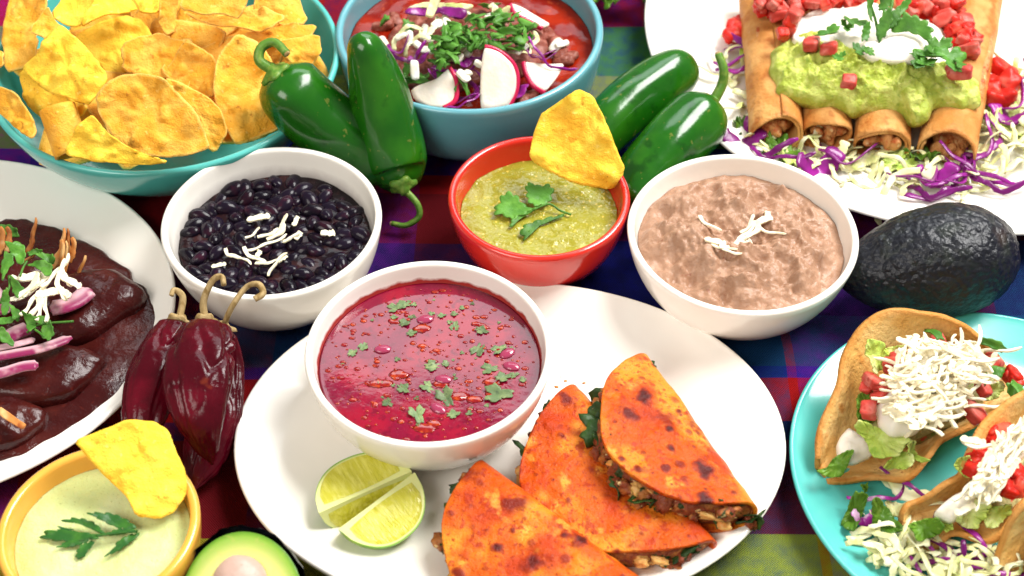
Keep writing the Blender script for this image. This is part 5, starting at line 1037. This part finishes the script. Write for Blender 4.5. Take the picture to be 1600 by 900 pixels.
for i, (pl, z, lb) in enumerate([
 ([(50,255),(110,225),(170,235),(190,300),(185,380),(150,410),(110,350)], 5.0, 'broad cilantro leaf on top of the bunch on the mole'),
 ([(190,300),(250,270),(320,290),(260,310),(215,330)], 4.8, 'pale cilantro leaf pointing right at the top of the mole bunch'),
 ([(290,300),(380,310),(410,350),(390,380),(290,350)], 4.6, 'straight edged cilantro leaf near the fried strips'),
 ([(190,400),(240,365),(310,360),(370,380),(385,430),(340,490),(310,450),(240,400)], 4.9, 'wide cilantro leaf above the cheese on the mole'),
 ([(0,400),(40,300),(90,310),(100,380),(60,430),(20,520)], 4.9, 'tall cilantro leaf at the left edge of the mole bunch'),
 ([(70,470),(110,500),(170,560),(185,620),(140,650),(90,600),(75,540)], 4.6, 'dark cilantro leaf left of the cheese'),
 ([(0,640),(60,560),(70,640),(60,760),(10,770)], 4.6, 'cilantro leaf at the left edge below the bunch'),
 ([(65,680),(120,720),(170,760),(130,820),(95,800),(85,740)], 4.6, 'small cilantro leaf in the lower cluster on the mole'),
 ([(170,750),(240,770),(270,840),(240,895),(200,880),(185,810)], 4.5, 'cilantro leaf in the middle of the lower cluster'),
 ([(230,775),(350,770),(385,830),(330,840),(280,830)], 4.6, 'light toothed cilantro leaf right in the lower cluster'),
 ([(300,850),(380,820),(400,900),(360,960),(310,930)], 4.4, 'cilantro leaf pointing down at the end of the lower cluster'),
 ([(-60,790),(60,780),(140,800),(60,830),(-40,840)], 4.4, 'flat cilantro leaf lying above the dark onion'),
 ([(-40,100),(60,95),(125,130),(130,180),(90,200),(-20,140)], 3.0, 'rounded green leaf at the far edge of the mole'),
 ([(-40,840),(40,870),(110,980),(100,1000),(0,960)], 4.4, 'dark pointed leaf over the onion strips')]):
    pts = m5(pl); n = norm((RNG.uniform(-.35, .35), RNG.uniform(-.6, -.2), .85)); Pt = trace(pts, (*np.mean(pts, 0), z), n)
    tag(piece('cilantro_leaf', Pt, n, .05, CILANTRO, bend=RNG.uniform(.2, .6), nz=.12, nsc=1.5, k=50, m=7, seed=i+51, rough_edge=.03, ch=1, teeth=.22), lb, 'cilantro', GM)
for (pxs, z) in (([(65,480),(70,560),(30,640),(0,680)], 4.4), ([(150,480),(170,420),(200,370)], 4.9), ([(200,900),(260,850),(360,830),(545,815)], 4.3), ([(230,860),(280,890),(330,930)], 4.3)):
    tag(stem('cilantro_stalk', m5(pxs), [z]*len(pxs), .06, CILANTRO), 'thin cilantro stalk lying across the mole topping', 'cilantro', GM)
for (x, y, rz, mi, s) in [(250,480,.4,1,1.6),(200,500,.1,0,1.2),(215,560,1.1,4,1.7),(250,640,1.4,2,1.3),(300,660,1.7,2,1.3),(330,690,1.9,2,1.2),(190,600,.7,0,1.2),(340,500,.9,2,1.3),(420,440,1.3,2,1.3),(450,560,-1.2,0,1.4),(480,600,-.8,1,1.2),(370,600,.3,1,1.5),(270,700,1.5,4,1.4),(485,460,-1.2,0,1.3),(530,520,-.5,1,1.3)]:
    drop('cheese_shred', [CHS[mi]], at(x*.2111, 330+y*.2111, 4.5), 'shred of white cheese on the mole', 'cheese shred', 'cheese shreds on the mole', .25, rz, s)
CR = [shred_mesh('fried_strip', CRISP, 1.7, .28, .14, .3, 70), shred_mesh('fried_strip', CRISP, 1.3, .34, .14, .5, 71)]
for (x, y, rz, z) in [(240,180,1.2,3.3),(58,210,1.5,3.6),(5,220,1.4,3.6),(455,270,1.3,3.6),(500,240,1.5,3.7),(530,290,1.3,3.5),(455,360,1.4,3.8),(430,320,1.0,3.8),(585,450,.9,3.5),(215,350,-.4,4.6),(480,350,1.4,3.4)]:
    o = tag(ob('fried_strip', RNG.choice(CR), None, at(x*.2111, 330+y*.2111, z-.5), (0, -.8, rz), RNG.uniform(.9, 1.2)), 'crisp brown fried strip stuck in the mole topping', 'fried strip', 'fried strips on the mole')
P = trace([(0, 636), (15, 645), (30, 656), (42, 664), (36, 672), (20, 662), (0, 650)], (20, 655, 3.4), (0, -.3, 1))
tag(piece('fried_strip', P, (0, -.3, 1), .1, CRISP, bend=.2, k=40, m=5, seed=3), 'single flat fried strip on the lower left enchilada', 'fried strip', 'fried strips on the mole')

# ------------------------------------------------------------------ crumbs fallen on the oval plate
rr_ = random.Random(12); parts = []
for (px, py, n_, sp) in ((1180, 850, 12, 26), (1090, 640, 7, 20), (880, 590, 8, 18), (690, 870, 8, 14), (1040, 590, 5, 14), (940, 880, 6, 20)):
    for i in range(n_):
        p = at(px+rr_.gauss(0, sp), py+rr_.gauss(0, sp*.7), .75); q_ = math.hypot((p[0]+.1)/13., (p[1]+11.1)/9.9)
        if q_ > .95: continue
        s_ = rr_.choice((.03, .04, .05, .08)); V, F = blob((s_*1.4, s_, s_*.8), .3, 2, i, 7, 5); parts.append((V+np.array([p[0], p[1], .50+max(0, q_-.45)**2*3.2]), F))
tag(ob('crumbs', mesh('crumbs', *merge(parts), CRISP), None, (0, 0, 0)), 'brown fried crumbs fallen on the white oval plate', 'crumbs', kind='stuff')
